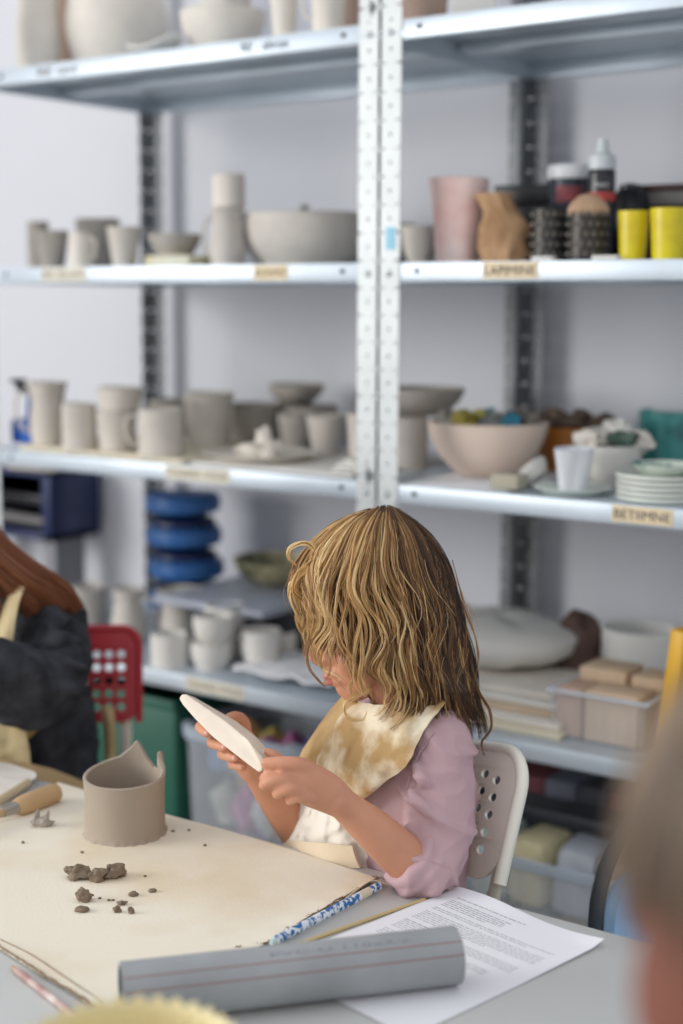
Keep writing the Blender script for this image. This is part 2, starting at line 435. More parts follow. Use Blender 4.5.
def handle_mb(loc, R, H, ang, z0=.2, z1=.82, reach=.62, w=.0055, kind='mug'):
    d = V((cos(ang), sin(ang), 0)); s = SHAPES[kind]
    def rad(h):
        for (a, b), (c, e) in zip(s, s[1:]):
            if b <= h <= e and e > b: return (a+(c-a)*(h-b)/(e-b))*R
        return R*.9
    a0 = rad(z0); a1 = rad(z1)
    P = [d*(a1-.002)+V((0, 0, z1*H)), d*(a1+R*reach*.75)+V((0, 0, (z1+.02)*H)), d*(max(a0, a1)+R*reach)+V((0, 0, (z0*.35+z1*.65)*H)), d*(a0+R*reach*.7)+V((0, 0, (z0*.85+z1*.15)*H)), d*(a0-.002)+V((0, 0, z0*H))]
    P = [V(q)+loc for q in cat([tuple(q) for q in P], 16)]
    return MB().tube(P, w, seg=8, flat=.6)
CR = RT0.copy()      # image right, horizontal
def dirang(a):       # 0 = towards image right, 90 = away from the viewer
    d = CR*cos(radians(a))+HF*sin(radians(a)); return atan2(d.y, d.x)
SEED = 0
def pot(name, label, cate, px, k, Y, shape, mat, hand=None, th=.005, wob=.04, group=None, z=None, H=None, sx=1, sy=1, rz=0, rimfn=None, reach=.62, tilt=None, R=None):
    """px = (left, right, top) in the photograph, k = shelf number."""
    global SEED; SEED += 3.1
    zs = SH[k] if z is None else z
    if len(px) == 4:      # the foot was read off the photograph: solve for the distance
        for _ in range(4):
            Rn = (px[1]-px[0])/2*dep((uz((px[0]+px[1])/2, px[3], zs).x, Y, zs))/FPX; Y = uz((px[0]+px[1])/2, px[3], zs).y + Rn*.75
        Y = max(Y, YF+.012+Rn*.8)
    loc, R_, H_ = spot(px[0], px[1], px[2], zs+.0005, Y)
    H = H or H_; R = R or R_
    mb = MB().lathe(prof(shape, R, H, th), loc, wob=wob, seed=SEED, sx=sx, sy=sy, rz=rz, fz=(lambda a, q: rimfn(a)*q/H) if rimfn else None, tilt=tilt)
    if hand is None:
        o = obj(name, mb, mat, None, loc); tag(o, label, cate, group); return o, loc, R, H
    t = thing(name, label, cate, loc, group)
    obj('body', mb, mat, t)
    obj('handle', handle_mb(loc, R, H, dirang(hand), kind=shape, reach=reach, w=max(.0045, R*.13)), mat, t)
    return t, loc, R, H
def lump(c, r, seed, nz=.5, sub=(12, 8), mat=None): return MB().ball(c, r, sub[0], sub[1], nz=nz, seed=seed, mat=mat)
TOPS = 'pots drying on the top shelf'; G2 = 'pots drying on the second shelf'; G3 = 'pots drying on the third shelf'; G4 = 'pots drying on the fourth shelf'

# --- top shelf, left unit
pot('clay_vase', 'tall cream clay vase at left end of the top shelf', 'vase', (15, 64, -38), 1, 2.24, 'vase', m_clayB, group=TOPS, wob=.08)
pot('clay_vase', 'brownish clay vase behind the tall cream vase on the top shelf', 'vase', (56, 84, -10), 1, 2.36, 'cyl', m_brownclay, group=TOPS)
pot('clay_jug', 'big round-bellied cream clay jug on the top shelf', 'jug', (66, 168, -34), 1, 2.34, 'belly', m_clayB, group=TOPS, wob=.05)
_, l, R, H = pot('clay_bowl', 'wide cream bowl on the top shelf, holding a smaller bowl', 'bowl', (180, 266, 7), 1, 2.25, 'bowl', m_clayB, group=TOPS)
pot('clay_bowl', 'small pale bowl nested in the wide cream bowl on the top shelf', 'bowl', (196, 254, -22), 1, 2.25, 'bowl', m_clayW, z=l.z+H*.62, group=TOPS)
# shallow curved dish lying tilted in front of the jug
a = spot(117, 190, 30, SH[1]+.004, 2.17)[0]
rows = []
for i in range(9):
    s = -1+2*i/8; r = []
    for j in range(15):
        q = -1+2*j/14; w = .035*sqrt(max(.02, 1-abs(q)**2.6))
        p = a + V((1, 0, 0))*q*.062 + V((0, 1, 0))*s*w + V((0, 0, .004+.016*q*q*(1 if q < 0 else 1.5)+.008*s*s)); r.append(p)
    rows.append(r)
o = obj('clay_dish', MB().grid(rows, th=.004), m_clayW, None, a); tag(o, 'shallow curved clay dish lying before the round-bellied jug', 'dish', TOPS)
tl, _, _ = spot(268, 360, 30, SH[1], 2.165)
o = obj('clay_tile', MB().box((tl.x, tl.y+.03, SH[1]+.006), (.135, .10, .009), bev=.002, rz=.05), m_clayW, None, tl); tag(o, 'thin pale clay tile under two vases on the top shelf', 'tile')
pot('clay_vase', 'slim pale vase next to the wide cream bowl on the top shelf', 'vase', (268, 300, -50), 1, 2.20, 'vcup', m_clayB, z=SH[1]+.0115, group=TOPS)
pot('clay_mug', 'tall pale mug on the top shelf beside the steel posts', 'mug', (310, 346, -36), 1, 2.20, 'cup', m_clayB, z=SH[1]+.0115, hand=170, group=TOPS)
pot('clay_vase', 'brown clay vase on the top shelf, half hidden behind the steel posts', 'vase', (333, 368, -40), 1, 2.36, 'cyl', m_brownclay, group=TOPS)
# --- top shelf, right unit
pot('clay_bowl', 'brown-grey clay bowl on the top shelf right of the steel posts', 'bowl', (392, 448, -30), 1, 2.28, 'deep', m_brownclay, group=TOPS)
b, _, _ = spot(445, 490, -10, SH[1], 2.22)
o = obj('clay_slab', MB().box((b.x, b.y+.02, SH[1]+.041), (.075, .012, .08), bev=.003, rx=-.25, rz=.2), m_clayW, None, b); tag(o, 'cream clay slab leaning on the top shelf of the right unit', 'slab')
b, _, _ = spot(478, 560, -10, SH[1], 2.34)
o = obj('wooden_board', MB().box((b.x, b.y, SH[1]+.011), (.16, .10, .02), bev=.002, rz=.1), M('aged_board', (176, 168, 140), .7, var=.1), None, b); tag(o, 'thick greenish wooden board lying on the top shelf of the right unit', 'board')

# --- second shelf, left unit
pot('clay_cup', 'small grey cup with a ragged rolled rim, leftmost on the second shelf', 'cup', (34, 70, 231), 2, 2.20, 'vcup', m_clayC, group=G2, wob=.1)
l = spot(34, 70, 231, SH[2], 2.2)[0]
pot('clay_cup', 'tilted broken clay ring stuck behind the leftmost cup on the second shelf', 'cup', (28, 50, 222), 2, 2.28, 'cyl', m_clayC, group=G2)
pot('clay_mug', 'short grey mug with its handle on the right, on the second shelf', 'mug', (69, 93, 233), 2, 2.18, 'cyl', m_clayB, hand=-30, group=G2)
pot('clay_bowl', 'grey clay bowl behind the short mug on the second shelf', 'bowl', (76, 121, 219), 2, 2.34, 'cup', m_clayC, group=G2)
pot('clay_cup', 'plain flared grey cup standing alone on the second shelf', 'cup', (108, 141, 227), 2, 2.20, 'vcup', m_clayA, group=G2)
l, R, H = spot(140, 208, 250, SH[2], 2.2)
o = obj('book', MB().box((l.x, l.y+.02, SH[2]+.0115), (.115, .085, .021), bev=.003), M('pale_book_cover', (222, 222, 206), .7, col2=(200, 190, 150), scale=8), None, l); tag(o, 'pale thick book lying under the low brown bowl on the second shelf', 'book')
pot('clay_bowl', 'low brown-grey bowl sitting on the pale book', 'bowl', (148, 202, 234), 2, 2.225, 'dish', m_clayC, z=SH[2]+.0225, group=G2)
_, l, R, H = pot('clay_pitcher', 'grey clay pitcher with left handle and a cup standing on its mouth', 'pitcher', (207, 247, 208), 2, 2.24, 'pitch', m_clayA, hand=180, reach=.3, group=G2)
pot('clay_cup', 'pale straight cup standing on the mouth of the grey pitcher', 'cup', (212, 245, 174), 2, 2.24, 'cyl', m_clayB, z=l.z+H+.0016, group=G2)
_, l, R, H = pot('clay_bowl', 'large wide grey bowl on the second shelf by the steel posts', 'bowl', (243, 370, 212), 2, 2.36, 'deep', m_clayA, group=G2, wob=.03, th=.007)
o = obj('clay_lump', lump((l.x-.02, l.y+.02, l.z+H*.5+.03), (.018, .018, .040), 3), m_clayC, None, (l.x-.02, l.y+.02, l.z+.01)); tag(o, 'dark lump of clay peeping out of the large wide bowl', 'clay')
# --- second shelf, right unit
pot('clay_bowl', 'dark bowl hidden at the corner beside the pink vase', 'bowl', (376, 416, 224), 2, 2.50, 'bowl', m_clayC, group=G2)
pot('clay_bowl', 'tilted grey dish leaning behind the pink vase', 'bowl', (400, 440, 226), 2, 2.33, 'bowl', m_clayA, group=G2, wob=.1)
_, l, R, H = pot('clay_vase', 'large lumpy pink glazed vase', 'vase', (427, 488, 178), 2, 2.22, 'vcup', m_pink, wob=.16)
# paper bag
l, R, H = spot(475, 525, 184, SH[2], 2.18)
rows = []
for i in range(16):
    s = i/15; z = SH[2]+.001+s*.112
    k = [1.0, 1.06, 1.08, 1.04, .98, .86, .68, .66, .74][min(8, int(s*8.5))]; k2 = [1.0, 1.06, 1.08, 1.04, .98, .86, .68, .66, .74][min(8, int(s*8.5)+1)]; f = s*8.5-int(s*8.5); kk = k*(1-f)+k2*f
    r = []
    for j in range(40):
        a = 2*pi*j/40; m = 1+.2*noise.noise(V((cos(a)*2.2, sin(a)*2.2, s*5)))+.10*abs(sin(a*5+s*3))*(s > .5)
        r.append(V((l.x+cos(a)*.040*kk*m-.022*max(0, s-.6)*2.5, l.y+.012+sin(a)*.034*kk*m, z)))
    rows.append(r)
o = obj('paper_bag', MB().grid(rows, closed=True, th=.0008), M('brown_kraft_paper', (186, 150, 112), .8, col2=(150, 114, 80), scale=18, bump=.2, bscale=40), None, l); tag(o, 'crumpled brown paper bag twisted shut beside the pink vase', 'bag')
l, R, H = spot(506, 556, 180, SH[2], 2.42)
bx = MB()
for i, (w, h) in enumerate([(.15, .035), (.14, .03), (.15, .04), (.13, .035)]):
    z0 = sum([.035, .03, .04, .035][:i])
    o = obj('black_box', MB().box((l.x+.004*i, l.y, SH[2]+.001+z0+h/2), (w, .11, h-.001), bev=.004, rz=.04*i), m_black, None, (l.x, l.y, SH[2]+z0))
    tag(o, ['flat black box at the bottom of the stack behind the paper bag', 'flat black box second from the bottom behind the paper bag', 'flat black box third from the bottom behind the paper bag', 'flat black box topmost behind the paper bag'][i], 'box', 'stacked black boxes')
def studded(name, label, px, Y, mat, open_=True):
    l, R, H = spot(px[0], px[1], px[2], SH[2]+.0005, Y)
    t = thing(name, label, 'pot', l, 'studded metal pots')
    obj('body', MB().lathe(prof('cyl', R, H, .003), l), mat, t)
    st = MB()
    for i in range(5):
        for k in range(16):
            a = 2*pi*(k+.5*(i % 2))/16; st.ball(l+V((cos(a)*R*.985, sin(a)*R*.985, H*(.14+.19*i))), (.0036), 6, 4)
    o = obj('studs', st, M('stud_metal', (104, 98, 90), .4, metal=.3), t); o['kind'] = 'stuff'
    return t, l, R, H
studded('studded_pot', 'black studded metal pot next to the paper bag', (531, 566, 209), 2.2, m_char)
_, l, R, H = studded('studded_pot', 'studded metal pot holding brown paper cases', (567, 607, 209), 2.19, m_char)
cs = MB()
for k in range(36):
    a = 2*pi*k/36
for i in range(1):
    rows = []
    for r_, z_ in [(.85, .75), (.95, 1.0), (.8, 1.12), (.45, 1.26), (.1, 1.3)]:
        rows.append([l+V((cos(2*pi*k/48)*R*r_*(1+.07*(k % 2)), sin(2*pi*k/48)*R*r_*(1+.07*(k % 2)), H*z_)) for k in range(48)])
    cs.grid(rows, closed=True, th=.0006)
o = obj('paper_cases', cs, M('brown_baking_paper', (192, 158, 128), .8, var=.1, scale=30), None, l); tag(o, 'pleated brown paper cases stuffed in the studded pot', 'paper')
l, R, H = spot(546, 592, 165, SH[2]+.0005, 2.32)
t = thing('paint_tub', 'dark blue tub with a white lid behind the studded pots', 'tub', l)
obj('body', MB().lathe(prof('cup', R*.96, H*.9, .002), l), M('navy_tub', (34, 46, 60), .4), t)
obj('lid', MB().lathe([(R*1.02, H*.86), (R*1.04, H*.87), (R*1.04, H*.975), (R*.98, H), (.001, H)], l), m_white, t)
ll = MB()
def wrap(l, R, a0, a1, z0, z1, n=12, off=.0006):
    return MB().grid([[l+V((cos(a0+(a1-a0)*j/n)*(R+off), sin(a0+(a1-a0)*j/n)*(R+off), z)) for j in range(n+1)] for z in (z0, z1)], th=-.0004)
fa = atan2(-l.y, -l.x)
obj('red_label', wrap(l, R*.93, fa-.75, fa+.55, H*.62, H*.78), M('faded_red_label', (150, 70, 76), .6, var=.2, scale=60), t)
obj('teal_label', wrap(l, R*.93, fa-.6, fa+.4, H*.36, H*.54), M('teal_label', (70, 120, 130), .6, var=.25, scale=60), t)
l, R, H = spot(586, 613, 140, SH[2]+.0005, 2.27)
t = thing('squeeze_bottle', 'tall dark bottle with white cap and red band on the second shelf', 'bottle', l)
obj('body', MB().lathe([(R*.9, 0), (R, .004), (R, H*.72), (R*.97, H*.745), (R*.9, H*.755), (.001, H*.755)], l), M('black_bottle', (28, 32, 40), .3), t)
obj('cap', MB().lathe([(R*1.0, H*.756), (R*1.0, H*.84), (R*.94, H*.87), (R*.55, H*.89), (R*.42, H*.94), (R*.36, H*1.0), (.001, H*1.0)], l), M('pale_cap', (205, 212, 214), .4), t)
fa = atan2(-l.y, -l.x)
obj('red_band', wrap(l, R, fa-1.4, fa+1.4, H*.50, H*.57), M('red_band', (190, 64, 58), .5), t)
lt = text_mb('MAXI', .0095, (0, 0, 0), (1, 0, 0), (0, 0, 1)); w = max(v.x for v in lt.v)
for v in lt.v:
    a = fa+(v.x-w/2)/R; r_ = R+.001; v.x, v.y, v.z = l.x+cos(a)*r_, l.y+sin(a)*r_, l.z+H*.61+v.z
obj('lettering', lt, m_white, t)
l, R, H = spot(606, 650, 176, SH[2]+.0005, 2.36)
t = thing('black_kettle', 'black kettle with a curved handle behind the yellow cups', 'kettle', l)
obj('body', MB().lathe([(R*.9, 0), (R, .006), (R*.96, H*.5), (R*.8, H*.78), (R*.5, H*.86), (R*.5, H*.9), (R*.15, H*.93), (.001, H*.93)], l), m_black, t)
obj('handle', handle_mb(l, R, H, dirang(5), z0=.25, z1=.8, reach=.7, w=.006, kind='cyl'), m_black, t)
l, R, H = spot(646, 726, 170, SH[2], 2.44)
hh = [.022, .03, .018, .026, .024, .012]
cc = [(40, 34, 34), (30, 30, 34), (46, 42, 40), (34, 30, 30), (128, 122, 118), (78, 48, 46)]
names = ['bottom of the pile', 'second from the bottom of the pile', 'third from the bottom of the pile', 'fourth from the bottom of the pile', 'grey one near the top of the pile', 'dark red one topmost in the pile']
z0 = SH[2]+.0008
for i in range(6):
    o = obj('book', MB().box((l.x+.004*sin(i*2.3), l.y, z0+hh[i]/2), (.17, .12, hh[i]-.0012), bev=.002, rz=.05*sin(i*1.7)), M('book_cover_%s' % 'abcdef'[i], cc[i], .5), None, (l.x, l.y, z0))
    tag(o, 'book right of the black kettle, %s' % names[i], 'book', 'dark books behind the yellow cups'); z0 += hh[i]
pot('yellow_cup', 'left one of the two bright yellow cups, before the black kettle', 'cup', (617, 648, 211), 2, 2.18, 'cup', m_yel, wob=0, th=.002, group='yellow plastic cups')
pot('yellow_cup', 'right one of the two bright yellow cups, at the right edge', 'cup', (649, 687, 208), 2, 2.17, 'cup', m_yel, wob=0, th=.002, group='yellow plastic cups')
for (x0, x1, Y, lab) in [(592, 621, 2.125, 'small cream clay chip on the shelf edge before the studded pots'), (532, 556, 2.125, 'thin cream clay chip on the shelf edge beside the tape label')]:
    l, R, H = spot(x0, x1, 257, SH[2], Y)
    o = obj('clay_chip', MB().box((l.x, l.y, SH[2]+.004), (R*2, .02, .007), bev=.003), m_clayW, None, l); tag(o, lab, 'clay')

# --- third shelf, left unit
def sheet(name, label, cate, px0, px1, k, Y0, Y1, th, mat, rz=0, dz=0, group=None):
    xa = spot(px0, px0+2, 400, SH[k], Y0)[0].x; xb = spot(px1, px1+2, 400, SH[k], Y0)[0].x
    c = V(((xa+xb)/2, (Y0+Y1)/2, SH[k]+dz+th/2+.0006))
    o = obj(name, MB().box(c, (xb-xa, Y1-Y0, th), bev=min(.002, th*.3), rz=rz), mat, None, (c.x, c.y, c.z-th/2)); tag(o, label, cate, group); return o
sheet('drying_board', 'pale drying board under the mugs on the third shelf', 'board', 18, 182, 3, 2.112, 2.55, .009, m_cream, rz=-.008)
sheet('drying_board', 'thin pale board under the plate of clay scraps', 'board', 190, 350, 3, 2.118, 2.5, .006, m_clayW, rz=.01)
DZ = SH[3]+.0105; DZ2 = SH[3]+.0072
_, l, R, H = pot('clay_mug', 'tall grey mug with handle on the left, leftmost on the third shelf', 'mug', (28, 69, 381, 446), 3, 2.30, 'vase', m_clayA, hand=200, z=DZ, group=G3, reach=.7)
pot('clay_mug', 'plain short mug between the tall mug and the double cup', 'mug', (62, 97, 402, 451), 3, 2.24, 'cyl', m_clayA, hand=10, z=DZ, group=G3)
_, l, R, H = pot('clay_cup', 'grey cup carrying another cup, right of the short mug', 'cup', (97, 138, 409, 452), 3, 2.26, 'cup', m_clayA, z=DZ, group=G3)
pot('clay_cup', 'wide cup stacked on top of the grey cup on the third shelf', 'cup', (97, 143, 386), 3, l.y, 'cup', m_clayA, z=l.z+H+.0015, group=G3)
pot('clay_mug', 'grey mug with a big open handle facing left, at the front of the third shelf', 'mug', (139, 184, 407, 457), 3, 2.19, 'cyl', m_clayA, hand=185, z=DZ, group=G3, reach=.6)
o = obj('clay_chip', MB().box((spot(133, 175, 450, SH[3], 2.14)[0].x, 2.135, DZ+.005), (.06, .02, .008), bev=.003), m_clayW, None, (spot(133, 175, 450, SH[3], 2.14)[0].x, 2.135, DZ)); tag(o, 'flat pale clay strip lying before the open-handled mug', 'clay')
pot('clay_bowl', 'dark grey bowl at the back, behind the open-handled mug', 'bowl', (150, 196, 398), 3, 2.50, 'deep', m_clayC, z=DZ, group=G3)
pot('clay_vase', 'flared grey vase right of the open-handled mug', 'vase', (184, 234, 391, 449), 3, 2.30, 'cup', m_clayA, z=DZ2, group=G3, wob=.08)
_, l, R, H = pot('clay_bowl', 'dark wide bowl at the back behind the two small cups', 'bowl', (228, 286, 402), 3, 2.50, 'deep', m_clayC, z=DZ2, group=G3)
_, l2, R2, H2 = pot('clay_bowl', 'dark deep bowl at the back, carrying the topmost bowl', 'bowl', (284, 338, 404), 3, 2.51, 'deep', m_clayC, z=DZ2, group=G3)
pot('clay_bowl', 'grey bowl perched topmost at the back of the third shelf', 'bowl', (268, 324, 383), 3, 2.51, 'bowl', m_clayC, z=l2.z+H2+.002, group=G3)
pot('clay_cup', 'small flared cup behind the clay scraps, left of its twin', 'cup', (277, 310, 413, 449), 3, 2.34, 'vcup', m_clayA, z=DZ2, group=G3)
pot('clay_cup', 'small flared cup right of its twin behind the clay scraps', 'cup', (306, 344, 414, 456), 3, 2.28, 'vcup', m_clayA, z=DZ2, group=G3)
pot('clay_cup', 'grey cup half hidden behind the steel posts on the third shelf', 'cup', (347, 378, 412), 3, 2.34, 'cup', m_clayA, z=DZ2, group=G3)
_, l, R, H = pot('clay_plate', 'flat clay plate piled with scraps on the third shelf', 'plate', (203, 318, 452), 3, 2.22, 'plate', m_clayB, z=DZ2, H=.013, wob=.02)
for i, (dx, dy, rr, hz) in enumerate([(-.045, .01, .020, .010), (-.015, -.005, .026, .014), (.012, .02, .022, .016), (.030, -.012, .018, .010), (-.002, .012, .018, .028)]):
    q = (l.x+dx, l.y+dy, l.z+.006+hz*.8); o = obj('clay_scrap', lump(q, (rr, rr*.8, hz), i*3.3, .7), m_clayB, None, (q[0], q[1], q[2]-hz))
    tag(o, ['scrap of clay at the left of the plate', 'largest scrap of clay at the front of the plate', 'scrap of clay at the back of the plate', 'scrap of clay at the right of the plate', 'scrap of clay on top of the pile on the plate'][i], 'clay', 'clay scraps on the plate')
l, R, H = spot(332, 366, 445, DZ2, 2.16)
for i in range(3):
    q = V((l.x+.006*i, l.y+.004*i, DZ2+.003+.0075*i)); o = obj('clay_shard', MB().box(q, (.055-.006*i, .035, .006), bev=.002, rz=.3-.35*i, ry=.03*i), m_clayW, None, q)
    tag(o, ['lowest pale clay shard piled against the steel post', 'middle pale clay shard piled against the steel post', 'topmost pale clay shard piled against the steel post'][i], 'clay', 'pale clay shards by the post')
# blue machine seen past the left post: clamp arm above the third shelf
m_blue = M('blue_enamel', (30, 88, 176), .35, var=.06)
m_navy = M('navy_enamel', (20, 38, 86), .4, var=.1)
l, R, H = spot(3, 28, 424, DZ, 2.165); l.x = XG-.985+.066
t = thing('extruder', 'blue clay extruder with a black knob, behind the leftmost mug', 'extruder', l)
obj('body', MB().box((l.x, l.y, DZ+.0255), (.060, .06, .05), bev=.006), m_blue, t)
obj('arm', MB().box((l.x+.012, l.y+.0, DZ+.075), (.018, .03, .085), bev=.003, ry=.12), m_blue, t)
kx = uY(36, 376, 2.215); obj('spindle', MB().tube([(l.x+.012, l.y, DZ+.106), (kx.x, l.y, DZ+.118)], .007), m_char, t)
obj('knob', MB().lathe([(.004, 0), (.006, .002), (.006, .014), (.018, .018), (.018, .024), (.001, .026)], (kx.x, l.y, DZ+.108), seg=20), m_black, t)
# --- third shelf, right unit
sheet('paper_sheet', 'white sheet of paper under the blush bowl', 'paper', 404, 500, 3, 2.118, 2.4, .0016, m_paperw, rz=.06)
_, l, R, H = pot('clay_bowl', 'deep pale-grey pot beside the steel posts, under another', 'bowl', (378, 428, 415), 3, 2.32, 'cyl', m_clayA, group=G3)
pot('clay_bowl', 'wide grey bowl stacked on the deep pot left of the blush bowl', 'bowl', (374, 464, 396), 3, 2.36, 'bowl', m_clayC, z=l.z+H+.002, H=.05, group=G3)
_, l, R, H = pot('mixing_bowl', 'large blush-coloured bowl filled with coloured glaze scraps', 'bowl', (427, 547, 417, 481), 3, 2.24, 'bowl', m_blush, wob=.01, th=.005, z=SH[3]+.003)
sc = [(-.070, .01, .024, (150, 146, 140)), (-.045, -.02, .022, (176, 160, 70)), (-.02, .02, .026, (196, 186, 96)), (.000, -.02, .024, (150, 150, 146)), (.004, .03, .020, (28, 130, 150)), (.025, 0, .024, (170, 168, 160)), (.038, -.025, .022, (62, 150, 178)), (.060, .01, .022, (120, 116, 110)), (.074, -.008, .016, (140, 132, 120)), (-.06, .03, .02, (120, 112, 70)), (.045, .03, .022, (58, 58, 58))]
cn = ['grey', 'ochre', 'yellow', 'light grey', 'dark teal', 'pale', 'sky blue', 'taupe', 'beige', 'olive', 'charcoal']
for i, (dx, dy, rr, c) in enumerate(sc):
    q = l + CR*dx + HF*dy + V((0, 0, H-.004+.006*sin(i*1.9)+.004)); o = obj('glaze_scrap', lump(q, (rr, rr*.8, rr*.75), i*2.7+1, .9), M('scrap_'+cn[i].replace(' ', '_'), c, .7, var=.15, scale=40), None, (q.x, q.y, q.z-rr*.6))
    tag(o, '%s coloured scrap heaped in the blush bowl' % cn[i], 'scrap', 'coloured scraps in the blush bowl')
l, R, H = spot(488, 522, 468, SH[3], 2.13)
o = obj('small_box', MB().box((l.x, l.y+.012, SH[3]+.0160), (.050, .035, .024), bev=.002), M('grey_card', (176, 170, 150), .8), None, l); tag(o, 'small greyish cardboard box in front of the blush bowl', 'box')
_, l, R, H = pot('orange_bowl', 'orange-brown glazed bowl behind the white cup', 'bowl', (537, 600, 424), 3, 2.48, 'deep', M('amber_glaze', (188, 116, 44), .35, var=.1), wob=.02)
for i, (dx, r_) in enumerate([(-.035, .028), (.020, .026), (.068, .022)]):
    q = l+V((dx, 0, H+.008)); o = obj('clay_lump', lump(q, (r_, .04, .022), 5+i*2, .7), M('brown_clay_lump', (104, 86, 72), .8, var=.15), None, q-V((0, 0, .02))); tag(o, ['dark clay lump at the left over the orange bowl', 'dark clay lump in the middle of the orange bowl', 'dark clay lump at the right over the orange bowl'][i], 'clay', 'dark lumps over the orange bowl')
_, l, R, H = pot('white_bowl', 'white bowl heaped with pale scraps left of the teal mug', 'bowl', (578, 640, 442, 490), 3, 2.28, 'deep', m_clayW, wob=.02)
for i in range(6):
    q = l + V(((-.045, -.02, .008, .03, -.01, .045)[i], (.0, -.02, .01, -.015, .025, .01)[i], H+(.008, .012, .022, .012, .018, .006)[i])); o = obj('clay_scrap', lump(q, (.024, .02, .016), i*2.1+9, .9), (m_clayW, m_clayB, m_clayW, M('green_stained_clay', (70, 92, 80), .7), m_clayW, m_clayB)[i], None, q-V((0, 0, .014)))
    tag(o, ['leftmost pale scrap in the white bowl', 'front pale scrap in the white bowl', 'topmost scrap in the white bowl', 'green-stained scrap in the white bowl', 'pale scrap at the back of the white bowl', 'rightmost pale scrap in the white bowl'][i], 'clay', 'scraps in the white bowl')
_, l, R, H = pot('plate', 'white plate with a green rim under the crumpled white cup', 'plate', (533, 612, 489), 3, 2.17, 'plate', M('white_green_glaze', (214, 222, 214), .35, var=.03), H=.011, wob=.0)
obj_, l2, R2, H2 = pot('crumpled_cup', 'white crumpled beaker-shaped cup on the green-rimmed plate', 'cup', (552, 592, 446), 3, 2.17, 'vcup', M('glossy_white', (226, 228, 232), .3), z=l.z+.0045, wob=.36, th=.003, R=.034)
l, R, H = spot(523, 552, 456, SH[3], 2.2)
o = obj('clay_scoop', MB().lathe(prof('dish', .032, .022, .004), (l.x, l.y, l.z+.016), tilt=Matrix.Rotation(-.8, 3, 'Y')), m_clayW, None, l); tag(o, 'small white scoop leaning left of the crumpled cup', 'scoop')
_, l, R, H = pot('teal_mug', 'big teal glazed mug with drips', 'mug', (637, 702, 408, 470), 3, 2.36, 'cyl', m_teal, wob=.03, th=.006)
z0 = SH[3]+.0006; l, R, H = spot(616, 705, 470, SH[3], 2.19)
for i in range(5):
    hh_ = .0085; nm = ['bottom', 'second', 'third', 'fourth', 'topmost'][i]
    mb = MB().lathe([(R*.62, 0), (R*.97, hh_*.15), (R*1.0, hh_*.5), (R*.985, hh_*.95), (R*.8, hh_*.55), (.0005, hh_*.5)], (l.x+.002*sin(i*3), l.y, z0), wob=.01, seed=i)
    o = obj('plate', mb, M('plate_white', (218, 222, 212), .35, var=.05), None, (l.x, l.y, z0)); tag(o, '%s plate of the stack before the teal mug' % nm, 'plate', 'stacked plates before the teal mug'); z0 += hh_*1.0
mb = MB().lathe(prof('dish', R*.72, .016, .003), (l.x+.004, l.y, z0-.002), wob=.05)
o = obj('leaf_dish', mb, M('green_white_glaze', (208, 218, 206), .3, col2=(36, 118, 104), scale=16, lo=.45, hi=.52), None, (l.x, l.y, z0)); tag(o, 'green and white glazed dish on top of the plate stack', 'dish')

# --- fourth shelf, left unit
pot('clay_mug', 'grey mug at the back behind the red chair', 'mug', (70, 108, 582, 628), 4, 2.42, 'mug', m_clayA, hand=5, group=G4)
pot('clay_pitcher', 'ridged grey pitcher with right handle behind the red chair', 'pitcher', (110, 148, 584, 645), 4, 2.36, 'pitch', m_clayA, hand=-5, group=G4, reach=.6)
pot('clay_vase', 'tall flared grey vase in front of the blue turntables', 'vase', (156, 202, 584, 644), 4, 2.30, 'vase', m_clayA, group=G4)
pot('white_mug', 'white straight mug at the front left of the fourth shelf', 'mug', (151, 188, 629, 669), 4, 2.22, 'cyl', m_clayW, hand=15, group=G4)
zz = SH[4]+.0005
_, l, R, H = pot('white_cup', 'white rounded cup, bottom of the front pair of stacked cups', 'cup', (192, 232, 637, 673), 4, 2.17, 'deep', m_clayW, group='stacked white cups')
pot('white_cup', 'white rounded cup stacked on top of the front pair', 'cup', (193, 234, 611), 4, l.y, 'deep', m_clayW, z=l.z+H+.0012, group='stacked white cups')
_, l, R, H = pot('white_cup', 'white cup, lower of the pair behind the front stack', 'cup', (206, 244, 630, 662), 4, 2.28, 'deep', m_clayW, group='stacked white cups')
pot('white_cup', 'white cup tipped on top of the rear pair', 'cup', (206, 245, 601), 4, l.y, 'deep', m_clayW, z=l.z+H+.0012, group='stacked white cups')
pot('white_cup', 'white cup standing alone right of the stacked pairs', 'cup', (241, 281, 625, 673), 4, 2.21, 'deep', m_clayW, group='stacked white cups')
pot('clay_cup', 'small beige cup behind the lone white cup', 'cup', (270, 297, 628, 662), 4, 2.32, 'deep', m_clayB, group=G4)
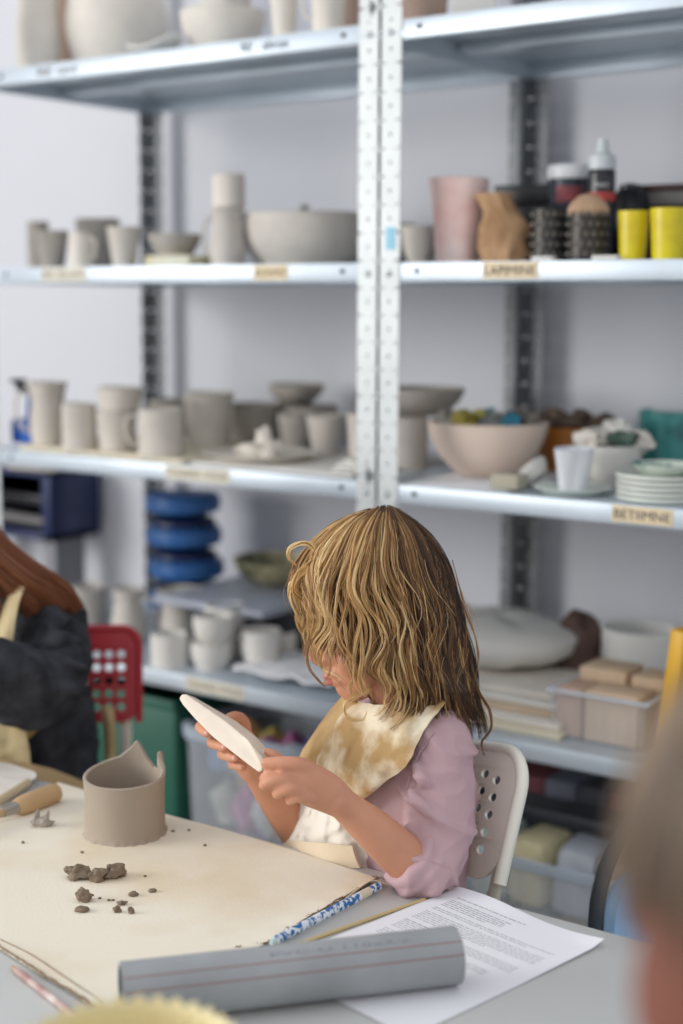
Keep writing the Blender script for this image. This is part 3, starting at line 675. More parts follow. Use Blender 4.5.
# banding wheels
l, R, H = spot(146, 226, 488, SH[4], 2.47)
R = .084
m_wheel = M('blue_cast_iron', (50, 108, 176), .4, var=.1, scale=10)
zt = [.058, .128, .198, .268]; z0 = SH[4]+.0006
zt4 = ud(186, 493, dep((l.x, l.y, 1))).z; step = (zt4-SH[4])/4
wn = ['bottom blue turntable of the stack', 'second blue turntable from the bottom of the stack', 'third blue turntable from the bottom of the stack', 'topmost blue turntable of the stack']
for i in range(4):
    s = step-.001; c = (l.x-.004*i*0+(-.006 if i == 3 else .004*sin(i*2)), l.y, z0)
    t = thing('banding_wheel', wn[i], 'turntable', c, 'blue banding wheels')
    obj('turntable_disc', MB().lathe([(.001, s*.42), (R*.86, s*.42), (R*.98, s*.50), (R, s*.72), (R*.97, s*.92), (R*.88, s), (.001, s)], c), m_wheel, t)
    obj('stem', MB().lathe([(R*.28, s*.12), (R*.26, s*.38), (R*.4, s*.42)], c), m_navy, t)
    obj('base', MB().lathe([(R*.84, 0), (R*.88, s*.04), (R*.86, s*.18), (R*.6, s*.3), (.001, s*.32)], c), m_navy, t)
    z0 += step
# grey tray with a painted bowl on it
l, R, H = spot(190, 320, 600, SH[4], 2.42)
o = obj('grey_crate', MB().box((l.x+.03, l.y+.02, SH[4]+.045), (.30, .24, .088), bev=.004), M('charcoal_crate', (58, 60, 66), .6, var=.1), None, l); tag(o, 'dark crate at the back of the fourth shelf under the grey tray', 'crate')
o = obj('grey_tray', MB().box((l.x+.01, l.y-.02, SH[4]+.098), (.29, .30, .016), bev=.004), M('grey_lacquer', (166, 172, 184), .5, var=.05), None, (l.x, l.y, SH[4]+.09)); tag(o, 'flat grey tray with the painted bowl on it', 'tray')
_, l, R, H = pot('painted_bowl', 'green and rose painted bowl on the grey tray', 'bowl', (232, 322, 556), 4, 2.50, 'bowl', M('painted_glaze', (168, 160, 128), .35, col2=(64, 70, 48), scale=20, lo=.4, hi=.6), z=SH[4]+.107, H=.055)
l, R, H = spot(262, 330, 668, SH[4], 2.22)
rows = []
for i in range(13):
    r = []
    for j in range(17):
        u = -1+2*i/12; v = -1+2*j/16; r.append(V((l.x+.02+v*.11*(1+.08*sin(i)), l.y+.01+u*.085*(1+.06*cos(j)), SH[4]+.012+.006*noise.noise(V((u*2, v*2, 1)))+.004*abs(sin(v*6)))))
    rows.append(r)
o = obj('white_cloth', MB().grid(rows, th=.006), m_paperw, None, (l.x, l.y, SH[4])); tag(o, 'folded white cloth on the fourth shelf beside the girl', 'cloth')
# navy machine on legs at the far left
YM = 2.475
xb = XG-.985-.205; xa = xb-.36; za = uY(88, 547, YM).z; zb = uY(60, 474, YM).z; cx = (xa+xb)/2; w = xb-xa
t = thing('slab_roller', 'navy steel machine with a grey roller standing left of the shelves', 'machine', (cx, YM+.08, 0))
obj('housing', MB().box((cx, YM+.155, (za+zb)/2), (w, .02, zb-za), bev=.003).box((xb-.014, YM+.07, (za+zb)/2), (.028, .15, zb-za), bev=.003).box((cx, YM+.07, za+.009), (w, .15, .018), bev=.003).box((cx, YM+.07, zb-.006), (w, .15, .012), bev=.003), m_navy, t)
obj('roller', MB().tube([(xa+.01, YM+.02, za+.050), (xb-.03, YM+.02, za+.042)], .014, seg=16), M('steel_roller', (120, 118, 116), .4, metal=.4), t)
obj('inner_frame', MB().box((cx-.01, YM+.10, za+.08), (w*.8, .05, .03), bev=.004), m_black, t)
obj('gear', MB().lathe([(.024, 0), (.026, .003), (.026, .012), (.001, .014)], (xb-.28, YM+.0, za+.055), tilt=Matrix.Rotation(pi/2, 3, 'X')), M('worn_steel', (150, 130, 120), .4, metal=.4), t)
for xx in (xa+.02, xb-.03):
    obj('leg', MB().box((xx, YM+.07, (za-.002)/2+.001), (.040, .10, za-.003), bev=.002), M('grey_bracket', (132, 132, 138), .5), t)
o = obj('folded_paper', MB().box((cx+.09, YM+.075, zb+.0065), (.15, .12, .011), bev=.002, rz=.1), m_cream, None, (cx+.09, YM+.075, zb)); tag(o, 'cream folded paper lying on the navy machine', 'paper')
# --- fourth shelf, right unit
_c = [(214, 206, 190), (200, 196, 188), (222, 214, 198), (196, 190, 180)]
zc = SH[4]+.0006
for i, (a, b, Y0, Y1, th, rz) in enumerate([(430, 557, 2.13, 2.50, .012, .01), (424, 559, 2.14, 2.52, .009, -.015), (436, 551, 2.17, 2.5, .010, .03), (420, 556, 2.18, 2.54, .009, -.01), (432, 549, 2.2, 2.54, .009, .02)]):
    sheet('plaster_slab', ['bottom flat slab of the pile behind the girl', 'second flat slab in the pile behind the girl', 'third flat slab in the pile behind the girl', 'fourth flat slab in the pile behind the girl', 'top flat slab in the pile, under the clay bag'][i], 'slab', a, b, 4, Y0, Y1, th, (m_cream, m_clayB, m_wood, m_clayW, m_clayB)[i], rz, dz=zc-SH[4]-.0006, group='flat slabs behind the girl'); zc += th+.0012
l, R, H = spot(470, 592, 630, zc, 2.36)
rows = []
for i in range(17):
    th_ = pi*i/16
    rows.append([V((l.x-.088, l.y+.0, zc+.044))+V((.165*sin(th_)**.5*cos(a)*(1+.08*noise.noise(V((cos(a)*2, sin(a)*2, th_*2)))), .13*sin(th_)**.6*sin(a), .043*cos(th_)*(1+.25*noise.noise(V((cos(a)*2, sin(a)*2, 3)))))) for a in [2*pi*j/36 for j in range(36)]])
o = obj('clay_bag', MB().grid(rows, closed=True), M('milky_plastic_bag', (222, 220, 214), .4, var=.04, scale=9, bump=.4, bscale=25), None, (l.x, l.y, zc)); tag(o, 'plump grey plastic bag of clay on the slab pile behind the girl', 'bag')
l, R, H = spot(550, 596, 614, SH[4], 2.42)
o = obj('brown_clay_lump', MB().ball((l.x+.006, l.y, SH[4]+.082), (.042, .042, .074), 20, 14, nz=.4, seed=4), M('umber_clay', (112, 88, 80), .8, var=.2, scale=18), None, l); tag(o, 'dark reddish-brown lump standing beside the white bowl', 'clay')
# clear plastic box with wood blocks
l, R, H = spot(565, 664, 690, SH[4], 2.215)
bw, bd, bh = .165, .17, .080; t = thing('plastic_box', 'clear plastic box full of wooden blocks', 'box', l)
m_clear = M('clear_plastic', (226, 232, 240), .15, alpha=.13)
cx, cy, cz = l.x, l.y+.02, SH[4]+.001
mb = MB().box((cx, cy-bd/2, cz+bh/2), (bw, .002, bh)).box((cx, cy+bd/2, cz+bh/2), (bw, .002, bh)).box((cx-bw/2, cy, cz+bh/2), (.002, bd, bh)).box((cx+bw/2, cy, cz+bh/2), (.002, bd, bh)).box((cx, cy, cz+.001), (bw, bd, .002))
obj('wall', mb, m_clear, t)
mb = MB().box((cx, cy-bd/2-.004, cz+bh), (bw+.018, .010, .006), bev=.002).box((cx, cy+bd/2+.004, cz+bh), (bw+.018, .010, .006), bev=.002).box((cx-bw/2-.004, cy, cz+bh), (.010, bd, .006), bev=.002).box((cx+bw/2+.004, cy, cz+bh), (.010, bd, .006), bev=.002)
obj('rim', mb, M('clear_rim', (222, 228, 236), .2, alpha=.6), t)
blocks = [(-.055, -.045, .046, .07, .082, 'narrow rosy wooden block at the left of the clear box', (200, 168, 146)), (.020, -.046, .094, .07, .084, 'wide wooden block at the front of the clear box', (214, 188, 158)), (-.034, .036, .084, .076, .101, 'tall wooden block at the back left of the clear box', (218, 186, 146)), (.045, .038, .058, .07, .097, 'tall wooden block at the back right of the clear box', (206, 170, 130))]
for (dx, dy, w, d, h, lab, c) in blocks:
    o = obj('wooden_block', MB().box((cx+dx, cy+dy, cz+.0025+h/2), (w, d, h), bev=.0025), M('wood_'+lab.split()[1]+lab.split()[-4], c, .7, var=.05, scale=6, stretch=(10, 10, 1)), None, (cx+dx, cy+dy, cz+.0025)); tag(o, lab, 'block', 'wooden blocks in the clear box')
zt = cz+.134
l, R, H = spot(598, 672, 622, zt, 2.30)
pot('white_bowl', 'white round-sided bowl standing behind the wooden blocks', 'bowl', (599, 676, 618), 4, 2.46, 'cyl', M('bright_white_glaze', (240, 240, 236), .35, var=.01), wob=.01)
yc = uY(677, 700, 2.16)
o = obj('yellow_folder', MB().box((yc.x+.012, 2.22, SH[4]+.105), (.030, .15, .206), bev=.004, ry=.10, rz=-.25), M('amber_plastic', (232, 176, 24), .4, var=.04), None, (yc.x, 2.22, SH[4])); tag(o, 'tall yellow file standing at the right end beside the clear box', 'file')

# --- bottom shelf and below
m_gr = M('green_plastic', (16, 94, 74), .4, var=.08)
gw, gd, gh = .26, .34, .37; gx = uY(180, 760, 2.16).x-gw/2
t = thing('green_crate', 'dark green plastic crate on the bottom shelf', 'crate', (gx, 2.32, SH[5]))
for nm, c, s_ in [('side', (gx, 2.32-gd/2, SH[5]+gh/2), (gw, .008, gh)), ('side', (gx, 2.32+gd/2, SH[5]+gh/2), (gw, .008, gh)), ('side', (gx-gw/2, 2.32, SH[5]+gh/2), (.008, gd, gh)), ('side', (gx+gw/2, 2.32, SH[5]+gh/2), (.008, gd, gh)), ('bottom_panel', (gx, 2.32, SH[5]+.006), (gw, gd, .010)), ('rim', (gx, 2.32-gd/2-.006, SH[5]+gh-.01), (gw+.01, .012, .02))]:
    obj(nm, MB().box((c[0], c[1], c[2]+.001), s_, bev=.003), m_gr, t)
OCT = [(-1, -.8), (-.8, -1), (0, -1), (.8, -1), (1, -.8), (1, 0), (1, .8), (.8, 1), (0, 1), (-.8, 1), (-1, .8), (-1, 0)]
def tub(name, label, xc, Y, z, w, d, h, mat, rimmat=None):
    t = thing(name, label, 'tub', (xc, Y, z)); z += .003
    rows = [[V((xc+cx_*w/2*k, Y+cy_*d/2*k, z+h*s)) for cx_, cy_ in OCT] for s, k in [(0, .86), (.04, .9), (.9, .97), (1.0, .97)]]
    m = MB().grid(rows, closed=True, th=.002); m.box((xc, Y, z+.002), (w*.84, d*.84, .003)); obj('body', m, mat, t)
    r2 = [[V((xc+cx_*w/2*k, Y+cy_*d/2*k, z+h*s)) for cx_, cy_ in OCT] for s, k in [(.93, .975), (.94, 1.02), (1.0, 1.02), (1.01, .975)]]
    obj('rim', MB().grid(r2, closed=True, th=.002), rimmat or mat, t)
    return t
m_frost = M('frosted_plastic', (226, 232, 240), .3, alpha=.22)
m_frost2 = M('pale_frosted_rim', (196, 208, 220), .35, alpha=.65)
HB = uY(240, 742, 2.12).z-SH[5]
c = uY(243, 790, 2.2); tx = max(c.x, gx+gw/2+.02+.15); TW = .29
tub('storage_tub', 'frosted tub of pink and yellow craft bundles behind the clay pot', tx, 2.245, SH[5], TW, .24, HB, m_frost, m_frost2)
cols = [((206, 130, 176), 'pink'), ((222, 204, 110), 'yellow'), ((100, 150, 200), 'blue'), ((216, 220, 224), 'white'), ((186, 110, 160), 'magenta'), ((200, 206, 190), 'mint'), ((230, 186, 140), 'peach'), ((140, 130, 190), 'violet')]
for i in range(24):
    lay = i//8; j = i % 8; col, cn_ = cols[(j*3+lay*5) % 8]; st = (HB-.02)/3
    q = V((tx+((j % 4)-1.5)*.056+.006*sin(i), 2.195+.078*(j//4), SH[5]+.016+st*(lay+.5)))
    o = obj('craft_bundle', lump(q, (.026, .033, st*.42), i*1.3, .5), M('craft_'+cn_, col, .6, var=.15, scale=30), None, q-V((0, 0, st*.42)))
    tag(o, '%s craft bundle in the frosted tub, %s layer %s' % (cn_, ['lowest', 'middle', 'top'][lay], 'in front' if j < 4 else 'at the back'), 'bundle', 'bundles in the frosted tub')
bx0 = tx+TW/2+.012; bx1 = XG-.05
tub('storage_bin', 'dark grey storage bin on the bottom shelf behind the girl', (bx0+bx1)/2, 2.32, SH[5], bx1-bx0, .34, .33, M('charcoal_bin', (52, 54, 60), .5, var=.1))
bc = [(128, 124, 130), (150, 84, 90), (136, 138, 156), (92, 92, 100), (136, 76, 82), (104, 104, 112), (90, 88, 94)]
bn = ['grey', 'dark red', 'slate', 'black', 'maroon', 'graphite', 'very dark']
x_ = uY(497, 790, 2.34).x; zf = SH[5]+.001
for i in range(7):
    w = .062; o = obj('ring_binder', MB().box((x_+i*.064, 2.46, zf+.15), (w, .24, .30), bev=.004), M('binder_'+bn[i].replace(' ', '_'), bc[i], .5, var=.06), None, (x_+i*.064, 2.46, zf)); tag(o, '%s ring binder in the row on the bottom shelf' % bn[i], 'binder', 'binders on the bottom shelf')
HC = uY(540, 818, 2.24).z-SH[5]
c = uY(548, 850, 2.3)
tub('storage_crate', 'slate grey crate on the bottom shelf before the row of binders', c.x, 2.30, SH[5], .44, .07, HC, M('slate_crate', (92, 94, 100), .5, var=.1))
HT = uY(540, 868, 2.11).z-SH[5]; c = uY(552, 890, 2.15)
tub('storage_tub', 'frosted tub of pale clay bags right of the white chair', c.x, 2.185, SH[5], .36, .14, HT, m_frost, m_frost2)
pc = [((236, 228, 200), 'cream'), ((206, 222, 232), 'pale blue'), ((230, 214, 184), 'sandy'), ((226, 222, 214), 'white'), ((196, 206, 196), 'grey-green'), ((232, 220, 176), 'straw'), ((200, 206, 214), 'icy'), ((196, 180, 160), 'fawn')]
for i in range(8):
    col, cn_ = pc[i]; st = (HT+.03)/2
    q = V((c.x+((i % 4)-1.5)*.080, 2.185, SH[5]+.008+st*(i//4+.5)))
    o = obj('clay_packet', MB().box(q, (.072, .105, st*.9), bev=.016, rz=.12*sin(i*2.3), ry=.10*sin(i*1.3)), M('packet_'+cn_.replace(' ', '_'), col, .5, var=.1, scale=25), None, q-V((0, 0, st*.45)))
    tag(o, '%s packet in the frosted tub right of the white chair, %s row' % (cn_, ['lower', 'upper'][i//4]), 'packet', 'packets in the pale tub')
# ---------------------------------------------------------------- the work table and what lies on it
TZ = 0.72
m_table = M('grey_laminate', (204, 205, 202), .45, var=.02, scale=6)
t = thing('work_table', 'long grey laminate work table in the foreground', 'table', (-1.25, .92, 0))
YE = 1.432
obj('tabletop', MB().box((-1.265, (YE+.42)/2, TZ-.0145), (1.49, YE-.42, .029), bev=.003), m_table, t)
m_leg = M('grey_steel_leg', (150, 152, 154), .4, metal=.3)
for x in (-1.94, -.59):
    for y in (.5, 1.35): obj('leg', MB().box((x, y, (TZ-.031)/2), (.035, .035, TZ-.032), bev=.003), m_leg, t)
obj('apron_rail', MB().box((-1.265, 1.35, TZ-.055), (1.30, .02, .05), bev=.002).box((-1.265, .5, TZ-.055), (1.30, .02, .05), bev=.002), m_leg, t)
# canvas
m_canvas = M('raw_canvas', (236, 228, 209), .9, var=0, col2=(222, 204, 172), scale=4.5, bump=.12, bscale=400, lo=.30, hi=.55)
m_fray = M('frayed_edge', (150, 124, 98), .9, var=.2, scale=120)
def onT(x, y, z=TZ): return uz(x, y, z)
far = [(62, 784), (110, 800), (167, 817), (270, 846), (378, 881)]
F = [onT(*p) for p in far]; F = [V((p.x, min(p.y, YE-.003), TZ)) for p in F]
near = [onT(-40, 928), onT(0, 950), onT(45, 980), onT(84, 1004), onT(130, 1024)]
right = [onT(378, 881), onT(330, 907), onT(268, 944), onT(200, 975), onT(140, 1030)]
# boundary: A (far left) -> B (far right, 378,881) ; B -> C along the frayed right edge ; C -> D near edge ; D -> A left (outside frame)
A_, B_, C_, D_ = F[0], F[-1], onT(120, 1040), onT(-40, 925)
Lm = onT(-60, 840)
def edge(P, n): return [V(q) for q in cat([tuple(p) for p in P], n)]
nU, nV = 44, 34
E_far = edge(F, nU); E_near = edge([D_, onT(0, 951), onT(45, 979), onT(84, 1003), C_], nU)
E_left = edge([F[0], onT(10, 812), onT(-50, 850), D_], nV); E_right = edge([B_, onT(330, 908), onT(268, 945), onT(215, 978), C_], nV)
rows = []
for j in range(nV):
    v = j/(nV-1); r = []
    for i in range(nU):
        u = i/(nU-1)
        p = E_far[i]*(1-v)+E_near[i]*v + E_left[j]*(1-u)+E_right[j]*u - (A_*(1-u)*(1-v)+B_*u*(1-v)+D_*(1-u)*v+C_*u*v)
        z = .0022+.0012*noise.noise(V((p.x*7, p.y*7, 0)))+.0022*max(0, noise.noise(V((p.x*3+4, p.y*5, 2))))
        if u > .97: z += .002*abs(sin(v*30))
        r.append(V((p.x, p.y, TZ+z)))
    rows.append(r)
t = thing('canvas_cloth', 'large raw canvas work cloth covering the table under the clay pot', 'cloth', (-1.25, 1.2, TZ))
obj('cloth', MB().grid(rows[::-1], th=.0015), m_canvas, t)
fr = MB()
def fray(P, n, amp, seed):
    P = edge(P, n); random.seed(seed)
    fr.tube([p+V((amp*.4*noise.noise(V((i*.5, seed, 0))), amp*.4*noise.noise(V((i*.5, seed, 5))), .0036+.002*abs(noise.noise(V((i*.4, 3, seed)))))) for i, p in enumerate(P)], .0011, seg=5)
    for i in range(n*2):
        p = P[random.randrange(n)]; a = random.uniform(0, 2*pi); l = random.uniform(.002, amp)
        fr.tube([p+V((0, 0, .003)), p+V((cos(a)*l*.6, sin(a)*l*.6, .005)), p+V((cos(a)*l, sin(a)*l, .003))], .0004, seg=4)
fray([V(p) for p in [B_, onT(355, 893), onT(318, 915), onT(268, 945), onT(240, 951)]], 60, .010, 2)
fray([onT(-30, 930), onT(0, 950), onT(45, 979), onT(84, 1003), onT(110, 1022)], 50, .004, 3)
o = obj('frayed_edge', fr, m_fray, t); o['kind'] = 'stuff'
obj('hem_seam', MB().tube([p+V((0, 0, .0034)) for p in edge([onT(-10, 938), onT(30, 957), onT(66, 981), onT(104, 1006)], 30)], .0008, seg=5), m_fray, t)
# folded corner of the cloth at the far right (photo 345-385, 878-895)
fc = edge([onT(386, 884, TZ+.006), onT(372, 880, TZ+.012), onT(358, 888, TZ+.009), onT(345, 898, TZ+.004)], 16)
obj('folded_corner', MB().grid([[p+V((.000, .0, .0)) for p in fc], [p+V((-.004, .010, -.004)) for p in fc], [p+V((-.010, .004, -.006)) for p in fc]], th=.001), m_canvas, t)
# second cloth at the left (photo 0-42, 765-800)
q = [onT(-90, 752), onT(-20, 765), onT(8, 765), onT(42, 771), onT(36, 783), onT(16, 792), onT(-8, 803), onT(-80, 812)]
q = [V((p.x, min(p.y, YE+.004), TZ)) for p in q]
c0 = sum(q, V())/len(q)
ring = [V(p) for p in cat([tuple(p) for p in q+[q[0]]], 49)][:-1]
rows = [[c0+(p-c0)*k+V((0, 0, .003+h_+.0035*noise.noise(V((p.x*20*k, p.y*20, 1))))) for p in ring] for k, h_ in [(.02, .005), (.4, .005), (.75, .004), (1.0, .004)]]
o = obj('canvas_sheet', MB().grid(rows, closed=True, th=.0014), M('white_canvas', (236, 230, 220), .9, var=.03, bump=.1, bscale=300), None, (c0.x, c0.y, TZ)); tag(o, 'smaller canvas sheet at the left edge of the table', 'cloth')
# clay pot with torn rim
PZ = TZ+.004
m_pot = M('leather_hard_clay', (168, 154, 138), .75, var=.04, scale=9, bump=.12, bscale=80)
pc_ = (onT(88, 838, PZ)+onT(163, 826, PZ))/2
a_ = onT(83, 835, PZ); b_ = onT(167, 829, PZ); R = (b_-a_).length/2*.96; pc_ = (a_+b_)/2
tt = dep(pc_); Hl = (844-776)*tt/FPX*1.01        # wall height at the near left
Hn = ud(125, 794, tt-R*.5).z
pr_h = 0.082
def ph(a):
    """rim height by image angle: 0 = right, 90 = far side, 180 = left, 270 = near."""
    K = [(0, .094), (8, .112), (13, .128), (20, .124), (25, .094), (34, .080), (48, .080), (62, .098), (74, .126), (79, .133), (88, .116), (104, .098), (135, .090), (165, .084), (200, .080), (235, .078), (270, .078), (310, .080), (340, .084), (352, .087), (360, .094)]
    for (x0, y0), (x1, y1) in zip(K, K[1:]):
        if x0 <= a <= x1: f = (a-x0)/(x1-x0); return y0+(y1-y0)*f
NR = 120; levels = [0, .02, .06, .12, .25, .4, .55, .7, .85, .95, 1.0]; th = .0055
rows = []
def ppt(k, r, hfrac, inner=False):
    ad = 360*k/NR; a = radians(ad); d = CR*cos(a)+HF*sin(a); h = (ph(ad)*.62+.026)*hfrac*.98
    flare = 1+.02*hfrac-.02*sin(hfrac*pi)+(.05*max(0, 1-hfrac*14))
    tear = 1-(.10*max(0, 1-abs(ad-12)/10) if hfrac > .8 else 0)
    w = 1+.015*noise.noise(d*1.5+V((0, 0, hfrac*2)))+(.07*noise.noise(d*7+V((0, 0, 9))) if hfrac < .05 else 0)
    return pc_+d*(r*flare*w*tear)+V((0, 0, h))
for l_ in levels: rows.append([ppt(k, R, l_) for k in range(NR)])
rows.append([ppt(k, R-th*.5, 1.0)+V((0, 0, .0015)) for k in range(NR)])
for l_ in levels[::-1][:-2]: rows.append([ppt(k, R-th, l_) for k in range(NR)])
rows.append([pc_+V((0, 0, .006)) for k in range(NR)])
rows.insert(0, [pc_.copy() for k in range(NR)])
o = obj('clay_pot', MB().grid(rows, closed=True), m_pot, None, pc_); tag(o, 'unfired grey-brown clay pot with a torn, pointed rim on the canvas', 'pot')
# crumbs
m_crumb = M('wet_clay_crumb', (134, 116, 96), .7, var=.12, scale=60, bump=.3, bscale=150)
def crumb(name, lab, px, py, w, h, seed, group='clay crumbs on the canvas', ang=0.0, z=PZ, parts=None, mat=None, nz=.8):
    p = onT(px, py, z); k = dep(p)/FPX; r = (w/2*k, w/2*k*.75, h/2*k)
    R_ = Matrix.Rotation(AZ+ang, 3, 'Z')
    m = MB().ball(p+V((0, 0, r[2]*.8)), r, 18, 12, nz=nz, seed=seed, mat=R_)
    for (dx, dz, s_) in (parts or []):
        m.ball(p+CR*dx*k+V((0, 0, r[2]*.8+dz*k)), (r[0]*s_, r[1]*s_, r[2]*s_), 14, 9, nz=.9, seed=seed+dx)
    if parts: m = remesh(m, .0011, 1)
    o = obj(name, m, mat or m_crumb, None, p); tag(o, lab, 'clay', group)
crumb('clay_scrap', 'lumpy clay scrap, leftmost of the three touching scraps', 78, 878, 24, 14, 1, parts=[(-7, 3, .5), (8, -1, .6)])
crumb('clay_scrap', 'middle lump of the three touching clay scraps', 98, 881, 18, 14, 4, ang=.6, parts=[(5, 4, .55)])
crumb('clay_scrap', 'oval clay scrap, rightmost of the three touching scraps', 115, 877, 22, 14, 7, ang=.5, parts=[(-5, -2, .6)])
crumb('clay_scrap', 'knobbly round clay lump below the three touching scraps', 84, 901, 17, 14, 9, parts=[(-2, 5, .5)])
crumb('clay_scrap', 'small dark clay roll nearest the frayed cloth edge', 82, 911, 15, 5, 11, nz=.3)
crumb('clay_scrap', 'flat clay crumb alone at the right of the scraps', 133, 896, 10, 5, 13, nz=.4)
crumb('clay_scrap', 'pale clay crumb farthest right of the scraps', 153, 892, 9, 4, 14, ang=.5, nz=.4)
crumb('clay_scrap', 'tiny clay crumb in the middle of the trail', 122, 905, 8, 5, 15)
crumb('clay_scrap', 'clay crumb at the lower left of the last pair', 117, 912, 8, 6, 17)
crumb('clay_scrap', 'pale clay crumb at the lower right of the last pair', 131, 913, 6, 6, 18)
for i, (x, y) in enumerate([(100, 899), (109, 901), (113, 901), (23, 843), (82, 853), (173, 832), (189, 831), (205, 846), (145, 877)]):
    crumb('clay_speck', ['speck of clay left of the trail', 'speck of clay, one of two touching', 'other speck of clay beside its twin', 'speck of clay below the rolling pin', 'speck of clay before the pot at its left', 'speck of clay right behind the pot', 'speck of clay far right near the table edge', 'faint speck of clay right of the pot', 'speck of clay above the farthest right crumb'][i], x, y, 3.4, 2.4, i, group='clay specks on the canvas', nz=.4)
m_crumbp = M('pale_clay_scrap', (182, 172, 160), .8, var=.12, scale=60, bump=.3, bscale=150)
p = onT(42, 826, PZ); k = dep(p)/FPX
m = MB().ball(p+V((0, 0, .005)), (.013, .009, .006), 18, 10, nz=.8, seed=3, mat=Matrix.Rotation(AZ, 3, 'Z'))
for (dx, w, h, s_) in [(-6, 5, 17, 0), (4, 4, 16, 2), (-1, 7, 9, 4)]:
    m.tube([p+CR*dx*k+V((0, 0, .003)), p+CR*(dx+1.5)*k+V((0, 0, .003+h*k*.6)), p+CR*(dx+3)*k+V((0, 0, .003+h*k*.95))], [w*k, w*k*.8, w*k*.15], seg=8, flat=.4)
o = obj('clay_scrap', remesh(m, .0010, 1), m_crumbp, None, p); tag(o, 'jagged pale clay scrap beside the rolling pin', 'clay')
# wooden rolling pin / mallet at the left
RP = .0135
a_ = onT(57, 801, PZ); b_ = onT(-8, 826, PZ); d = (b_-a_).normalized(); ax = V((0, 0, PZ+RP-TZ-.001)); a_ = V((a_.x, a_.y, TZ))+ax; b_ = V((b_.x, b_.y, TZ))+ax
t = thing('wooden_mallet', 'wooden handled tool lying at the left of the canvas', 'tool', (a_.x, a_.y, TZ+.004))
m_woodh = M('turned_beech', (206, 170, 124), .55, var=.06, scale=8, stretch=(2, 2, 14))
obj('handle', MB().tube([a_+d*.0, a_+d*.002, a_+d*.006, a_+d*.05, a_+d*.068, a_+d*.076], [RP*.70, RP*.93, RP, RP*1.0, RP*.9, RP*.72], seg=24), m_woodh, t)
obj('ferrule', MB().tube([a_+d*.074, a_+d*.10], [RP*.66, RP*.5], seg=20), M('tarnished_ferrule', (176, 170, 160), .35, metal=.6, var=.1), t)
obj('tool_head', MB().tube([a_+d*.098, a_+d*.13, a_+d*.2], [RP*.4, RP*.45, RP*.3], seg=14), M('wood_head', (190, 160, 120), .6), t)
a2 = onT(52, 789, PZ); b2 = onT(-12, 812, PZ)
# grey table strip shows behind; second (paler) rod lying behind the mallet
o = obj('wooden_batten', MB().tube([V((b2.x, b2.y, PZ+.006)), V((a2.x-.035, a2.y-.012, PZ+.006))], .006, seg=12), M('pale_batten', (214, 196, 164), .6), None, (a2.x, a2.y, PZ)); tag(o, 'thin pale wooden rod lying behind the wooden handled tool', 'rod')
# patterned pen
def rodline(x0, y0, x1, y1, r, z): 
    a = onT(x0, y0, z+r); b = onT(x1, y1, z+r); return a, b, (b-a).normalized()
a_, b_, d = rodline(271, 943, 379, 886, .0050, TZ+.0030)
t = thing('patterned_pen', 'blue and white patterned pen lying along the frayed canvas edge', 'pen', (a_.x, a_.y, TZ))
L_ = (b_-a_).length
mp = M('blue_floral_print', (226, 232, 236), .4, var=0, col2=(30, 104, 168), scale=170, lo=.46, hi=.54)
obj('barrel', MB().tube([a_+d*.006, a_+d*.008, a_+d*(L_*.80)], [.0046, .0051, .0051], seg=16), mp, t)
obj('tip', MB().tube([a_, a_+d*.003, a_+d*.0062], [.0028, .0042, .0046], seg=14), M('pale_aqua', (200, 220, 220), .4), t)
obj('wooden_end', MB().tube([a_+d*(L_*.80), a_+d*(L_*.9)], [.0050, .0050], seg=16), m_cream, t)
obj('print_end', MB().tube([a_+d*(L_*.9), a_+d*L_], [.0050, .0046], seg=16), mp, t)
a_, b_, d = rodline(296, 945, 426, 899, .0022, TZ)
a_ = a_-d*.05
o = obj('wooden_skewer', MB().tube([a_, b_-d*.004, b_], [.0022, .0022, .0010], seg=10), M('bamboo', (214, 190, 136), .6, var=.05), None, (a_.x, a_.y, TZ)); tag(o, 'thin bamboo stick lying between the pen and the paper', 'stick')
a_, b_, d = rodline(11, 966, 62, 1006, .0036, TZ)
t = thing('pencil', 'reddish worn pencil lying on the bare table at the lower left', 'pencil', (a_.x, a_.y, TZ))
b_ = b_+d*.06
obj('barrel', MB().tube([a_+d*.014, b_], [.0036, .0036], seg=8), M('rosy_pencil', (172, 132, 122), .5, col2=(216, 204, 196), scale=40), t)
obj('point', MB().tube([a_, a_+d*.015], [.0010, .0034], seg=8), M('pencil_wood', (190, 150, 120), .7), t)
# paper
P0, P1 = onT(457, 889, TZ+.001), onT(614, 950, TZ+.001)   # far edge, .21 m
ex = V((P1.x-P0.x, P1.y-P0.y, 0)); PWd = ex.length; ex.normalize(); ey = V((ex.y, -ex.x, 0)); ey = ey if ey.dot(HF) < 0 else -ey
yaw_fix = onT(291, 1008, TZ+.001)-P0; ey2 = V((yaw_fix.x, yaw_fix.y, 0)).normalized()
PH = .297
def pz(u, v):
    z = .0012+.0015*max(0, noise.noise(V((u*9, v*7, 3))))
    c = max(0, (u-.155)/.055)*max(0, 1-v/.16); z += .003*c*c
    z += .004*max(0, 1-v/.02)*(.5+.5*sin(u*35))
    return TZ+z
P0 = P0-ey*.002
rows = [[P0+ex*(.21*j/30)+ey*(PH*i/40) for j in range(31)] for i in range(41)]
rows = [[V((p.x, p.y, pz(.21*j/30, PH*i/40))) for j, p in enumerate(r)] for i, r in enumerate(rows)]
t = thing('printed_paper', 'white printed sheet of paper under the grey pipe', 'paper', (P0.x, P0.y, TZ))
obj('sheet', MB().grid(rows, th=-.0003), M('copy_paper', (236, 236, 240), .8, var=.004), t)
tx_ = MB(); random.seed(3)
